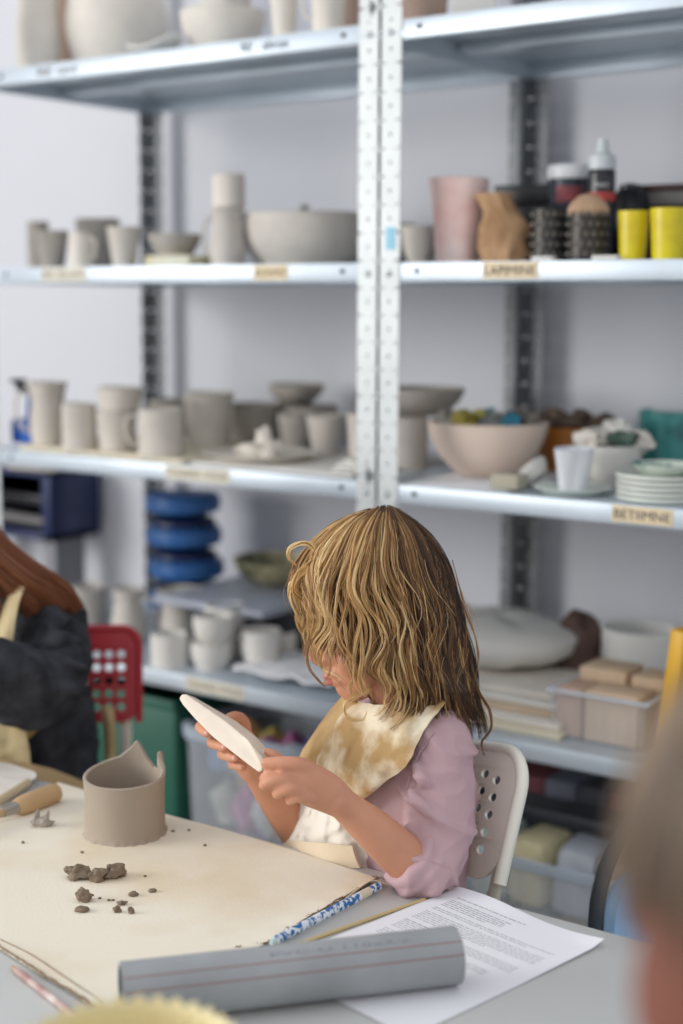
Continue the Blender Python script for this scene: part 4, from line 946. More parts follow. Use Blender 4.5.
def dash(u, v, w, h):
    n = max(1, int(w/.012))
    for i in range(n):
        u0 = u+w*i/n; u1 = u+w*(i+1)/n
        q = []
        for (uu, vv) in [(u0, v), (u1, v), (u1, v+h), (u0, v+h)]:
            p = P0+ex*uu+ey*vv; q.append(V((p.x, p.y, pz(uu, vv)+.00045)))
        o_ = len(tx_.v); tx_.add(q, [(0, 1, 2, 3)])
v = .022
for blk in [(1, .10, .0015), (0, 0, 0), (1, .09, .0012), (4, .085, .0012), (0, 0, 0), (2, .17, .0011), (0, 0, 0), (6, .17, .0010), (0, 0, 0), (1, .06, .0014), (5, .165, .0010), (0, 0, 0), (4, .15, .0010)]:
    n, w, h = blk
    if n == 0: v += .006; continue
    for i in range(n):
        u = .02; end = u+w*(random.uniform(.55, .8) if i == n-1 and n > 1 else 1)
        while u < end:
            l = random.uniform(.003, .011); dash(u, v, min(l, end-u+.001), h); u += l+.0016
        v += .0044
o = obj('printed_text', tx_, M('printed_ink', (146, 146, 152), .8, var=0), t, sharp=None); o['kind'] = 'stuff'
# grey pipe
m_pipe = M('grey_pvc', (164, 168, 170), .5, var=0, col2=(146, 150, 152), scale=10, bump=.05)
rp = .0325*.82
top0 = (123, 968); 
a_ = onT(123, 1026, TZ+.002); b_ = onT(459, 986, TZ+.002)
dd = V((b_.x-a_.x, b_.y-a_.y, 0)).normalized(); side = V((-dd.y, dd.x, 0))
if side.dot(HF) < 0: side = -side
# find radius from the right end: px 930..986
kb = dep(b_)/FPX; rp = (986-930)*kb/2*1.02
ce = b_+side*rp*.35+V((0, 0, rp)); cs_ = a_+side*rp*.35+V((0, 0, rp))
t = thing('plastic_pipe', 'grey plastic pipe used as a rolling pin, lying over the paper', 'pipe', (cs_.x, cs_.y, TZ))
ro = []
def ringp(c, r): return [c+side*cos(2*pi*k/64)*r+V((0, 0, sin(2*pi*k/64)*r)) for k in range(64)]
obj('pipe_body', MB().grid([ringp(cs_, rp-.0032), ringp(ce, rp-.0032), ringp(ce+dd*.0004, rp-.001), ringp(ce, rp), ringp(cs_, rp), ringp(cs_-dd*.0004, rp-.001), ringp(cs_, rp-.0032)], closed=True), m_pipe, t)
m_red = M('rust_line', (158, 96, 84), .7, var=.1)
for an, w_ in [(128, .0011), (155, .0010)]:   # angle from the far side over the top
    obj('red_line', MB().grid([[cs_*(1-s)+ce*s+side*cos(radians(an+q))*(rp+.0002)+V((0, 0, sin(radians(an+q))*(rp+.0002))) for s in (0, .25, .5, .75, 1)] for q in (0, 1.9)], th=.0002), m_red, t)
tm = text_mb('PVC-U 110x3.2', .0075, (0, 0, 0), (1, 0, 0), (0, 1, 0)); mx = max(v.x for v in tm.v)
for v_ in tm.v:
    s = .42+.42*v_.x/mx; an = radians(112)-(v_.y-.003)/rp; c_ = cs_*(1-s)+ce*s; v_.x, v_.y, v_.z = (c_+side*cos(an)*(rp+.0002)+V((0, 0, sin(an)*(rp+.0002))))[:]
obj('printed_marking', tm, M('faint_marking', (136, 140, 146), .7), t)
# yellow scalloped bowl, near the lens
m_butter = M('butter_ceramic', (238, 224, 172), .5, var=.03, scale=15)
cb = ud(127, 1064, 1.02); zb_ = TZ+.001; Rb = 119*dep(ud(127, 1040, 1.02))/FPX; 
zr = ud(127, 1052, 1.02).z; Hb = zr-zb_
cb = V((cb.x, cb.y, zb_))
# rim height: the far rim is what shows
fr_p = cb+HF*Rb*.97
zt_ = None
for _ in range(1):
    r0 = ray(127, 1002); tl_ = (fr_p-CAM).dot(HF)/V((r0.x, r0.y, 0)).dot(HF); zt_ = (CAM+r0*tl_).z
Hb = zt_-zb_
mb = MB(); NB = 160; rows = []
out = [(.0, 0), (.45, 0), (.52, .03), (.74, .35), (.9, .75), (.98, 1.0)]
out = cat(out, 18); inn = [(max(0, r_-.045), max(h_, .05)) for r_, h_ in out[::-1]]
for (r_, h_) in out+[(.965, 1.02)]+inn:
    rows.append([cb+V((cos(2*pi*k/NB)*Rb*max(r_, .001)*(1+.015*h_*h_*cos(34*2*pi*k/NB)), sin(2*pi*k/NB)*Rb*max(r_, .001)*(1+.015*h_*h_*cos(34*2*pi*k/NB)), Hb*max(0, h_)+.0025*h_*h_*h_*cos(34*2*pi*k/NB))) for k in range(NB)])
o = obj('scalloped_bowl', MB().grid(rows, closed=True), m_butter, None, cb); tag(o, 'pale yellow bowl with a scalloped rim at the bottom of the photo', 'bowl')
# ---------------------------------------------------------------- the girl
G = lambda x, y, t: ud(x, y, t)
m_skin = M('child_skin', (206, 148, 118), .5, var=.03, scale=30, sub=.12, spec=.35, bump=.04, bscale=300)
FD = (RT0*-.90 - HF*.43).normalized()          # where the girl faces
SD = V((-FD.y, FD.x, 0)); SD = SD if SD.dot(HF) < 0 else -SD      # her near (left) side
root = G(400, 960, 1.90); groot = V((root.x, root.y, 0))
girl = thing('person', 'child with wavy dark-blond hair and pink shirt looking at a clay slab in both hands', 'person', groot)
body = MB()
# torso
limb(body, [(G(404, 985, 1.90), .080, .115), (G(396, 900, 1.90), .072, .102), (G(398, 830, 1.89), .072, .106), (G(403, 770, 1.88), .072, .112), (G(408, 738, 1.875), .050, .090)], axis=FD, seg=24)
limb(body, [(G(432, 750, 1.81), .034), (G(412, 738, 1.87), .044), (G(392, 746, 1.95), .034)])
limb(body, [(G(412, 735, 1.87), .040), (G(400, 700, 1.865), .036), (G(388, 665, 1.85), .038)])   # neck
# head: skull, face, jaw, features seen in profile under the hair
HT_ = 1.845
RH = Matrix((FD, SD, V((0, 0, 1)))).transposed()      # head axes: forward, near side, up
tiltm = Matrix.Rotation(radians(32), 3, SD)            # nodding forward
if (tiltm @ FD).z > 0: tiltm = Matrix.Rotation(radians(-32), 3, SD)
HM = tiltm @ RH
def hd(x, y): return G(x, y, HT_)
body.ball(hd(384, 598), (.090, .072, .082), 28, 20, mat=HM)
body.ball(hd(353, 626), (.053, .056, .064), 24, 16, mat=HM)
body.ball(hd(360, 662), (.034, .042, .036), 24, 16, mat=HM)
limb(body, [(hd(345, 688), .0115), (hd(352, 690), .015), (hd(364, 684), .018)])
limb(body, [(hd(340, 668), .012), (hd(345, 678), .012)])                                    # chin
limb(body, [(hd(326, 630), .007), (hd(318, 645), .0085), (hd(315, 655), .0095), (hd(324, 661), .009)])  # nose
for s_ in (-1, 1):
    limb(body, [(hd(322, 659)+SD*.007*s_, .006), (hd(327, 662)+SD*.006*s_, .005)])
    body.ball(hd(345, 655)+SD*.030*s_, (.024, .020, .024), 16, 10, mat=HM)                     # cheeks
    body.ball(hd(391, 630)+SD*.070*s_, (.014, .006, .022), 14, 10, mat=HM)                     # ears
limb(body, [(hd(331, 671)-SD*.012, .0045), (hd(328, 673), .0062), (hd(331, 671)+SD*.012, .0045)])   # lips
limb(body, [(hd(336, 679)-SD*.011, .0045), (hd(333, 681), .0062), (hd(336, 679)+SD*.011, .0045)])
# near (left) arm
limb(body, [(G(434, 750, 1.80), .034), (G(438, 800, 1.78), .032), (G(432, 857, 1.752), .029), (G(424, 876, 1.737), .0265)])
limb(body, [(G(426, 876, 1.737), .0265), (G(405, 858, 1.733), .027), (G(375, 831, 1.724), .0245), (G(350, 810, 1.715), .0195), (G(338, 800, 1.705), .0172, .0185)])
# near hand: back of the hand towards the lens, thumb on top, fingers curling under the slab
limb(body, [(G(342, 803, 1.708), .0165, .019), (G(325, 792, 1.70), .015, .024), (G(306, 783, 1.695), .013, .025), (G(293, 777, 1.695), .011, .021)], axis=HF)
def finger(pts, r0=.0072, r1=.0058):
    n = len(pts); limb(body, [(G(*p), r0+(r1-r0)*i/(n-1)) for i, p in enumerate(pts)], seg=14, n=n*6)
finger([(318, 778, 1.700), (304, 766, 1.690), (284, 763, 1.688), (266, 763, 1.694)], .0105, .0068)      # thumb on top of the slab
finger([(300, 779, 1.702), (285, 772, 1.698), (272, 773, 1.694), (264, 778, 1.698)], .0082, .0060)      # index
finger([(302, 785, 1.694), (286, 780, 1.685), (272, 781, 1.684), (264, 785, 1.690)], .0086, .0068)      # middle
finger([(306, 793, 1.690), (294, 789, 1.681), (283, 790, 1.683), (277, 794, 1.692)], .0082, .0064)      # ring
finger([(314, 799, 1.690), (303, 797, 1.684), (294, 798, 1.688), (290, 801, 1.697)], .0074, .0058)      # little
finger([(287, 768, 1.722), (277, 757, 1.722), (268, 752, 1.724)], .0068, .0055)                          # index tip of the hidden side pressing on the slab's back edge
# far (right) arm
limb(body, [(G(396, 742, 1.96), .036), (G(360, 800, 1.96), .033), (G(318, 858, 1.945), .029)])
limb(body, [(G(318, 858, 1.945), .0265), (G(300, 833, 1.93), .026), (G(280, 805, 1.905), .0235), (G(262, 780, 1.885), .019), (G(252, 768, 1.875), .0165)])
limb(body, [(G(254, 770, 1.875), .016, .019), (G(244, 752, 1.868), .013, .023), (G(232, 738, 1.862), .0125, .024), (G(222, 733, 1.86), .010, .020)], axis=HF)
finger([(245, 735, 1.868), (243, 722, 1.858), (236, 717, 1.846), (228, 719, 1.832)], .0095, .0068)       # thumb over the top
finger([(228, 728, 1.862), (210, 726, 1.850), (200, 727, 1.832), (207, 733, 1.812)], .0078, .0064)       # index
finger([(232, 737, 1.860), (216, 740, 1.846), (212, 743, 1.828), (224, 747, 1.808)], .0076, .0064)
finger([(238, 746, 1.862), (224, 752, 1.846), (223, 755, 1.828), (234, 758, 1.808)], .0074, .0060)
finger([(245, 754, 1.862), (234, 762, 1.848), (233, 765, 1.832), (243, 767, 1.814)], .0066, .0054)
# hips, legs: seated on the chair, under the table
hipL = G(400, 985, 1.83); hipR = G(400, 985, 1.98)
for h_, sgn in ((hipL, 1), (hipR, -1)):
    kn = V((h_.x, h_.y, 0))+FD*.27+SD*.02*sgn; kn.z = h_.z-.02
    an_ = V((kn.x, kn.y, .10))-FD*.03
    limb(body, [(h_, .062), ((h_+kn)/2, .056), (kn, .045), (V((kn.x, kn.y, kn.z-.04)), .043), ((kn+an_)/2, .040), (an_, .028), (an_-V((0, 0, .045)), .028)])
    limb(body, [(an_-V((0, 0, .065))-FD*.02, .026), (an_-V((0, 0, .075))+FD*.06, .024), (an_-V((0, 0, .08))+FD*.11, .018)])
obj('body', remesh(body, .0026, 3), m_skin, girl, sharp=None)
m_lip = M('lips', (196, 116, 106), .4, var=.02)
lp = MB(); limb(lp, [(hd(334.5, 677)-SD*.0085, .0030), (hd(326.5, 676), .0052), (hd(334.5, 677)+SD*.0085, .0030)]); limb(lp, [(hd(337, 680)-SD*.008, .0032), (hd(328.5, 681.5), .0052), (hd(337, 680)+SD*.008, .0032)])
obj('lips', remesh(lp, .0012, 1), m_lip, girl, sharp=None)
for s_ in (-1, 1):
    e = MB().ball(hd(331, 637)+SD*.021*s_, (.0065, .010, .0085), 16, 10, mat=HM)
    ey_ = obj('eye', e, M('eye_white', (222, 214, 208), .3), girl)
    l_ = MB(); limb(l_, [(hd(328, 634)+SD*(.021*s_-.010), .0022), (hd(326, 637)+SD*.021*s_, .0028), (hd(328, 634)+SD*(.021*s_+.010), .0022)])
    obj('eyelashes', l_, M('brown_lashes', (96, 66, 44), .7), ey_)
for (x, y, t_) in [(207, 733, 1.8065), (224, 747, 1.8025), (234.5, 758, 1.8025)]:
    obj('fingernail', MB().ball(G(x, y, t_), (.0035, .0035, .0035), 10, 6), M('nail', (236, 176, 164), .3), girl)
# ---- shirt
def folds(amp, f, seed, only=None):
    def fn(p, n):
        q = V((p.x*f, p.y*f, p.z*f*1.7)); a = noise.noise(q+V((seed, 0, 0))); b = noise.noise(q*2.1+V((0, seed, 0)))
        return n*(amp*(1-abs(a)*2.6)+amp*.45*(1-abs(b)*2.4))
    return fn
m_shirt = M('dusty_pink_cotton', (194, 162, 166), .85, var=.02, scale=20, bump=.08, bscale=500)
sh = MB()
limb(sh, [(G(404, 985, 1.90), .088, .122), (G(396, 900, 1.90), .082, .112), (G(398, 830, 1.89), .082, .116), (G(403, 775, 1.88), .082, .124), (G(408, 738, 1.875), .066, .108)], axis=FD, seg=28)
limb(sh, [(G(438, 747, 1.80), .045), (G(428, 738, 1.825), .052), (G(412, 728, 1.87), .060), (G(388, 742, 1.955), .046)])
limb(sh, [(G(432, 730, 1.82), .030), (G(444, 738, 1.81), .034)])
limb(sh, [(G(410, 712, 1.87), .046), (G(408, 730, 1.87), .060)])
limb(sh, [(G(436, 752, 1.800), .044), (G(440, 795, 1.780), .0435), (G(438, 835, 1.765), .041), (G(434, 856, 1.752), .0375), (G(427, 868, 1.742), .0345), (G(419, 867, 1.738), .032)])
limb(sh, [(G(392, 745, 1.96), .044), (G(366, 795, 1.965), .044), (G(338, 838, 1.955), .042)])
for i, (x, y, x2, y2, t_) in enumerate([(399, 838, 448, 868, 1.737), (405, 826, 460, 848, 1.737), (412, 812, 462, 826, 1.740), (410, 790, 440, 815, 1.738), (432, 818, 464, 800, 1.742), (414, 764, 432, 790, 1.746), (440, 760, 462, 792, 1.752)]):
    limb(sh, [(G(x, y, t_+.010), .004), (G((x+x2)/2, (y+y2)/2+5, t_-.001), .0075), (G(x2, y2, t_+.012), .004)])
cuff_dir = (G(405, 862, 1.755)-G(426, 882, 1.765)).normalized(); cz = Matrix.Identity(3)
def align(d):
    d = V(d).normalized(); return d.to_track_quat('Z', 'Y').to_matrix()
def crease(p, n):
    a = noise.noise(V((p.x*11, p.y*11, p.z*20+3))); b = noise.noise(V((p.x*22+5, p.y*22, p.z*34)))
    r1 = max(0, 1-abs(a)*4.5); r2 = max(0, 1-abs(b)*4)
    return n*((.0080*r1**1.6)+.0022*r2**1.5-.0018)
shm = remesh(sh, .0034, 2, crease)
obj('shirt', shm, m_shirt, girl, sharp=None)
cfm = MB()
for (cx_, cy_, ct_, r_, w_) in [(420, 869, 1.738, .0365, .009), (411, 861, 1.735, .0355, .008), (429, 874, 1.742, .0375, .008)]:
    cfm.lathe([(r_-.010, -w_*1.1), (r_-.002, -w_), (r_+.002, -w_*.4), (r_+.0025, w_*.3), (r_-.001, w_), (r_-.010, w_*1.1)], G(cx_, cy_, ct_), seg=40, wob=.12, seed=cx_, tilt=align(cuff_dir))
obj('rolled_cuff', remesh(cfm, .0028, 2, lambda p, n: n*(.0022*(1-4*abs(noise.noise(p*26))))), m_shirt, girl, sharp=None)
sm = MB().tube([G(*p) for p in [(446, 722, 1.790), (432, 736, 1.757), (420, 752, 1.751), (411, 770, 1.752), (407, 790, 1.755)]], .0011, seg=6)
obj('sleeve_seam', sm, M('shirt_seam', (172, 142, 150), .9), girl)
# ---- trousers
tr = MB()
for h_, sgn in ((hipL, 1), (hipR, -1)):
    kn = V((h_.x, h_.y, 0))+FD*.27+SD*.02*sgn; kn.z = h_.z-.02
    an_ = V((kn.x, kn.y, .10))-FD*.03
    limb(tr, [(h_, .074), ((h_+kn)/2, .066), (kn, .054), (V((kn.x, kn.y, kn.z-.04)), .052), ((kn+an_)/2, .048), (V((an_.x, an_.y, .13)), .042)])
obj('trousers', remesh(tr, .006, 3), M('blue_jeans', (62, 74, 100), .85, var=.08), girl, sharp=None)
for h_, sgn in ((hipL, 1), (hipR, -1)):
    kn = V((h_.x, h_.y, 0))+FD*.27+SD*.02*sgn; an_ = V((kn.x, kn.y, .10))-FD*.03
    s2 = MB(); limb(s2, [(V((an_.x, an_.y, .045))-FD*.03, .036, .036), (V((an_.x, an_.y, .038))+FD*.05, .033, .036), (V((an_.x, an_.y, .03))+FD*.115, .026, .03)]); limb(s2, [(V((an_.x, an_.y, .08)), .036), (V((an_.x, an_.y, .045)), .036)])
    obj('shoe', remesh(s2, .005, 2, lambda p, n: V((0, 0, max(0, .001-p.z)))), M('white_trainer', (220, 220, 220), .6), girl, sharp=None)
# ---- apron
m_apr = M('stained_apron', (238, 226, 198), .9, var=0, col2=(186, 152, 102), scale=24, lo=.42, hi=.66, bump=.10, bscale=300)
m_apr2 = M('plain_apron', (238, 232, 220), .9, var=.02, scale=12, bump=.15, bscale=200)
m_band = M('apron_band', (228, 210, 182), .9, var=.03, scale=14, bump=.10, bscale=400)
def drape(rows_px, nu, nv, th, amp=.002, f=24, seed=1.0):
    R1 = [cat(r, nu) for r in rows_px]
    cols_ = [cat([R1[i][j] for i in range(len(R1))], nv) for j in range(nu)]
    out = []
    for i in range(nv):
        r = []
        for j in range(nu):
            x, y, t_ = cols_[j][i]; p = G(x, y, t_)
            r.append(p - HF*amp*(noise.noise(V((p.x*f, p.y*f, p.z*f*.5+seed)))*1.6+.7*noise.noise(p*f*2.3)))
        out.append(r)
    return MB().grid(out, th=th)
bib = [
 [(352, 696, 1.860), (362, 702, 1.835), (380, 704, 1.800), (405, 700, 1.780), (446, 700, 1.790)],
 [(336, 712, 1.890), (346, 716, 1.840), (366, 722, 1.805), (392, 722, 1.772), (436, 712, 1.758)],
 [(322, 733, 1.900), (334, 740, 1.845), (356, 748, 1.800), (384, 748, 1.763), (421, 738, 1.745)],
 [(309, 756, 1.905), (322, 762, 1.850), (346, 770, 1.800), (372, 772, 1.760), (408, 762, 1.742)],
 [(303, 780, 1.905), (318, 786, 1.852), (340, 792, 1.805), (362, 792, 1.768), (388, 782, 1.752)],
 [(303, 800, 1.900), (316, 804, 1.852), (336, 808, 1.810), (352, 806, 1.780), (368, 798, 1.768)]]
obj('apron_bib', drape(bib, 60, 60, .0022, amp=.0072, f=30), m_apr, girl)
flap = [
 [(344, 694, 1.868), (350, 699, 1.850), (357, 703, 1.838)],
 [(326, 715, 1.892), (336, 722, 1.860), (351, 726, 1.838)],
 [(311, 737, 1.905), (323, 745, 1.870), (343, 747, 1.838)],
 [(300, 755, 1.912), (312, 763, 1.875), (332, 770, 1.842)],
 [(297, 772, 1.912), (306, 780, 1.880), (318, 789, 1.850)]]
obj('apron_collar', drape(flap, 20, 30, .0024, amp=.0020, f=22, seed=5), M('mustard_stained_apron', (214, 186, 136), .9, var=0, col2=(158, 118, 66), scale=11, lo=.36, hi=.66, bump=.1, bscale=300), girl)
low = [
 [(304, 792, 1.905), (318, 796, 1.860), (340, 800, 1.822), (366, 802, 1.806)],
 [(297, 808, 1.908), (314, 812, 1.862), (338, 816, 1.822), (368, 818, 1.806)],
 [(290, 824, 1.912), (308, 829, 1.865), (336, 834, 1.824), (372, 838, 1.806)],
 [(284, 842, 1.915), (304, 848, 1.868), (336, 854, 1.826), (376, 858, 1.808)],
 [(283, 870, 1.915), (304, 880, 1.868), (340, 888, 1.826), (382, 894, 1.808)],
 [(290, 930, 1.905), (310, 940, 1.868), (345, 948, 1.832), (386, 954, 1.815)]]
obj('apron_skirt', drape(low, 50, 60, .0022, amp=.0070, f=38, seed=7), m_apr2, girl)
band = [
 [(285, 838, 1.916), (300, 841, 1.866), (322, 843, 1.826), (352, 846, 1.805)],
 [(281, 850, 1.918), (298, 855, 1.864), (324, 858, 1.822), (356, 860, 1.802)],
 [(280, 856, 1.920), (298, 863, 1.864), (326, 867, 1.822), (360, 868, 1.802)]]
obj('apron_band', drape(band, 30, 10, .0050, amp=.0008, f=20, seed=9), m_band, girl)
# ---- the slab she holds
front = [(179, 698.5, 1.800), (181.5, 694.5, 1.800), (186, 694, 1.797), (208, 709, 1.775), (228, 722.5, 1.755), (241, 734, 1.738), (249, 741.5, 1.722), (263, 758, 1.712), (263, 770, 1.704), (259, 772.5, 1.706), (250, 766, 1.716), (237, 755.5, 1.732), (214, 738, 1.752), (196, 720, 1.774), (183, 705, 1.796)]
ext = G(258, 738, 1.785)-G(249, 741.5, 1.722)
fpts = [G(*q) for q in front]; nf = len(fpts); sb_ = MB()
def bk(x, y, t_):
    f = max(0, min(1, (x-180)/70)); return G(x+8.5, y+3.8-7.5*f, t_+.065)
sb_.add(fpts+[bk(*q) for q in front], [tuple(range(nf)), tuple(range(nf, 2*nf))[::-1]]+[(i, (i+1) % nf, nf+(i+1) % nf, nf+i) for i in range(nf)])
sl = obj('clay_slab', remesh(sb_, .0014, 3), M('smooth_white_clay', (232, 218, 200), .7, var=.04, scale=30, bump=.05), None, G(215, 735, 1.77), sharp=None)
tag(sl, 'smooth pale clay slab held in both hands of the pink-shirted girl', 'clay slab')
# ---- hair: a soft under-volume plus several thousand wavy strands in locks
HD = 1.845
KG = 1/FPX
def sil(y):
    """left and right outline of the hair by image row, and half thickness in metres."""
    T = [(508, 378, 396, .012), (513, 360, 412, .036), (520, 345, 424, .050), (530, 332, 431, .062), (545, 318, 440, .074), (560, 309, 447, .082), (580, 300, 455, .090), (600, 303, 461, .094), (625, 308, 468, .095), (650, 309, 474, .094), (675, 318, 478, .092), (700, 326, 484, .090), (725, 335, 490, .088), (745, 345, 492, .084)]
    if y <= T[0][0]: return T[0][1:]
    for a, b in zip(T, T[1:]):
        if a[0] <= y <= b[0]:
            f = (y-a[0])/(b[0]-a[0]); return tuple(a[i]*(1-f)+b[i]*f for i in (1, 2, 3))
    return T[-1][1:]
def hpt(x, y, side=1, k=1.0):
    xl, xr, h = sil(y); c = (xl+xr)/2; w = (xr-xl)/2
    u = max(-1, min(1, (x-c)/w)); d = h*sqrt(max(0.0, 1-abs(u)**2.2))*k
    skew = (x-385)*KG*HD*(.43/.90)*.55          # the head is turned a little: her face side comes nearer
    return G(c+(x-c)*k if k < 1 else x, y, HD - side*d*.98 + skew)
cap = MB()
rows = []
for y in list(range(509, 700, 6)):
    xl, xr, h = sil(y); f = max(0, min(1, (y-560)/80)); xl2 = xl+8+80*f*f; xr2 = xr-7
    if y > 655: xl2 += (y-655)*.35
    rr = []
    for j in range(40):
        a = 2*pi*j/40; x = (xl2+xr2)/2+(xr2-xl2)/2*cos(a); d = h*.86*sin(a)
        skew = (x-385)*KG*HD*(.43/.90)*.55
        rr.append(G(x, y, HD-d+skew))
    rows.append(rr)
cp = MB().grid(rows, closed=True)
o_ = len(cp.v); cp.f.append(tuple(range(40))); nR = len(rows); cp.f.append(tuple((nR-1)*40+j for j in range(40))[::-1])
def hairmat(name, stops, rough=.42):
    m = bpy.data.materials.new(name); m.use_nodes = True; nt = m.node_tree; N = nt.nodes; L = nt.links; b = N['Principled BSDF']
    at = N.new('ShaderNodeAttribute'); at.attribute_name = 'strand'
    cr = N.new('ShaderNodeValToRGB'); cr.color_ramp.elements[0].color = rgb(*stops[0]); cr.color_ramp.elements[1].color = rgb(*stops[-1])
    for i, c in enumerate(stops[1:-1]): e = cr.color_ramp.elements.new((i+1)/(len(stops)-1)); e.color = rgb(*c)
    L.new(at.outputs['Fac'], cr.inputs['Fac']); L.new(cr.outputs['Color'], b.inputs['Base Color']); b.inputs['Roughness'].default_value = rough
    b.inputs['Specular IOR Level'].default_value = .6
    return m
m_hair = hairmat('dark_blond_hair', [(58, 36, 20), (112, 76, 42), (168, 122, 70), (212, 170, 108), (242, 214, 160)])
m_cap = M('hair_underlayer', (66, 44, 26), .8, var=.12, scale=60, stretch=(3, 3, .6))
class Strands:
    def __init__(s): s.v = []; s.f = []; s.c = []
    def add(s, path, r, col, seg=4):
        n = len(path); o = len(s.v); fr_ = frames(path)
        for i, (t_, u, w) in enumerate(fr_):
            f = i/(n-1); rr = r*(1-.75*max(0, f-.55)/.45)*(.5+.5*min(1, f*8))
            for k in range(seg):
                a = 2*pi*k/seg; s.v.append(path[i]+u*cos(a)*rr+w*sin(a)*rr); s.c.append(col)
        for i in range(n-1):
            for k in range(seg): s.f.append((o+i*seg+k, o+i*seg+(k+1) % seg, o+(i+1)*seg+(k+1) % seg, o+(i+1)*seg+k))
    def build(s, name, mat, parent):
        org = ORG[parent.name]; me = bpy.data.meshes.new(name); me.from_pydata([v-org for v in s.v], [], s.f); me.update()
        a = me.attributes.new('strand', 'FLOAT', 'POINT'); a.data.foreach_set('value', s.c)
        for p in me.polygons: p.use_smooth = True
        me.materials.append(mat); o = bpy.data.objects.new(name, me); link(o); o.parent = parent; ORG[o.name] = org; return o
KEYS = [
 [(366, 516), (338, 524), (314, 543), (299, 566), (296, 588), (301, 612), (306, 636), (308, 660), (318, 678), (327, 686)],
 [(370, 512), (346, 522), (324, 544), (310, 572), (308, 598), (316, 622), (312, 644), (317, 664), (331, 672), (336, 684)],
 [(374, 511), (354, 524), (338, 550), (328, 580), (330, 606), (336, 630), (328, 652), (334, 672), (346, 688), (346, 712)],
 [(378, 510), (362, 528), (352, 556), (346, 586), (350, 612), (344, 640), (352, 664), (350, 688), (364, 704), (358, 722)],
 [(382, 509), (372, 532), (366, 560), (364, 590), (376, 616), (382, 642), (374, 668), (390, 688), (382, 708), (366, 716)],
 [(386, 509), (384, 534), (384, 562), (394, 590), (402, 618), (396, 646), (410, 672), (416, 696), (402, 716), (380, 732)],
 [(390, 509), (396, 534), (402, 562), (412, 592), (414, 622), (420, 650), (424, 676), (430, 700), (424, 722), (406, 742)],
 [(393, 510), (408, 534), (418, 562), (426, 592), (434, 622), (436, 650), (444, 676), (446, 702), (450, 724), (440, 744)],
 [(396, 511), (419, 532), (434, 562), (444, 592), (452, 622), (456, 650), (458, 676), (466, 702), (474, 726), (474, 748)],
 [(399, 513), (428, 535), (446, 566), (456, 596), (464, 624), (470, 652), (474, 678), (478, 702), (486, 722), (491, 742)]]
def guide(s):
    s = max(0, min(len(KEYS)-1.001, s*(len(KEYS)-1))); j = int(s); f = s-j
    return [(a[0]*(1-f)+b[0]*f, a[1]*(1-f)+b[1]*f) for a, b in zip(KEYS[j], KEYS[j+1])]
random.seed(21)
ST = Strands()
def lock(s, side, layer, n, spread, wav, wl, end=1.0, base=None, r=.00085, jitter=.35, dx=0):
    g = cat(guide(s), 34); m = max(8, int(34*end)); g = g[:m]
    ph_ = 5.0*noise.noise(V((s*5.5, side*3, 0)))+random.gauss(0, .75); ph2 = random.uniform(0, 6.28)
    if base is None: base = .74-.70*min(1, s*1.1)+random.gauss(0, .18)  # gold front to dark back: own tone plus shade put into the strand colour
    paths = []
    pts = []
    for i, (x, y) in enumerate(g):
        f = i/33; a = wav*min(1, f*2.2)
        x2 = x+dx*min(1, f*3)+a*sin(ph_+f*2*pi*wl); p = hpt(x2, y, side, layer); xl, xr, h = sil(y)
        pts.append(p + HF*(-side)*(.0028*a/4*cos(ph2+f*2*pi*wl)))
    fr_ = frames(pts); jitter *= 1.6
    for k in range(n):
        a = random.uniform(0, 2*pi); q = sqrt(random.random()); du = spread*q*cos(a); dw = spread*q*sin(a)*.5; c0_ = random.uniform(.9, 1.1); j1 = random.uniform(-1, 1); j2 = random.uniform(0, 6.28)
        st = random.randrange(0, 3); en = len(pts)-random.randrange(0, max(1, len(pts)//6))
        pa = []
        for i in range(st, en):
            f = i/33; t_, u, w = fr_[i]; tp = (1.25-.75*f)*(.6+.4*min(1, f*5))
            fl = .0012*jitter*sin(j2+f*17+j1*3)*min(1, f*3)
            pa.append(pts[i]+u*(du*tp+fl)+w*(dw*tp+fl*.7))
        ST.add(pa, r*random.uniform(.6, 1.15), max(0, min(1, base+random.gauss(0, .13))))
# dense under layers then separate locks on top, on the near side, the far side and the crown
def lim(s_):            # how far down a lock may reach before it would hide the face and the cheek
    if s_ < .10: return random.uniform(.66, .84)
    if s_ < .30: return random.uniform(.58, .76)
    if s_ < .48: return random.uniform(.66, .90)
    return random.uniform(.88, 1.0)
for i in range(120):
    s_ = i/119; lock(s_+random.uniform(-.01, .01), 1, .89+random.uniform(-.04, .03), 11, .0075, 2.5, random.uniform(1.5, 2.0), base=max(.02, .26-.24*s_+random.gauss(0, .05)), end=min(lim(s_), random.uniform(.62, .8) if s_ < .45 else 1))  # under strands carry the same painted shade towards the back
for i in range(80): lock(i/79, -1, .94+random.uniform(-.03, .03), 10, .008, 2.5, random.uniform(1.5, 2.4), end=random.uniform(.8, 1.0) if i > 24 else random.uniform(.6, .8))
for i in range(100):
    s_ = random.random(); lock(s_, 1, 1.0+random.uniform(-.02, .04), random.randrange(18, 30), random.uniform(.0030, .0062), random.uniform(3.5, 6.5)*(1.15-.55*s_), random.uniform(2.0, 2.6), end=lim(s_), r=.00042)
for i in range(30):      # brighter waved locks of the front and the side
    s_ = random.uniform(0, .66); lock(s_, 1, 1.03+random.uniform(-.01, .04), random.randrange(12, 22), random.uniform(.0020, .0040), random.uniform(4, 7.5), random.uniform(2.0, 2.6), base=random.uniform(.66, 1.0), end=lim(s_), r=.00042)
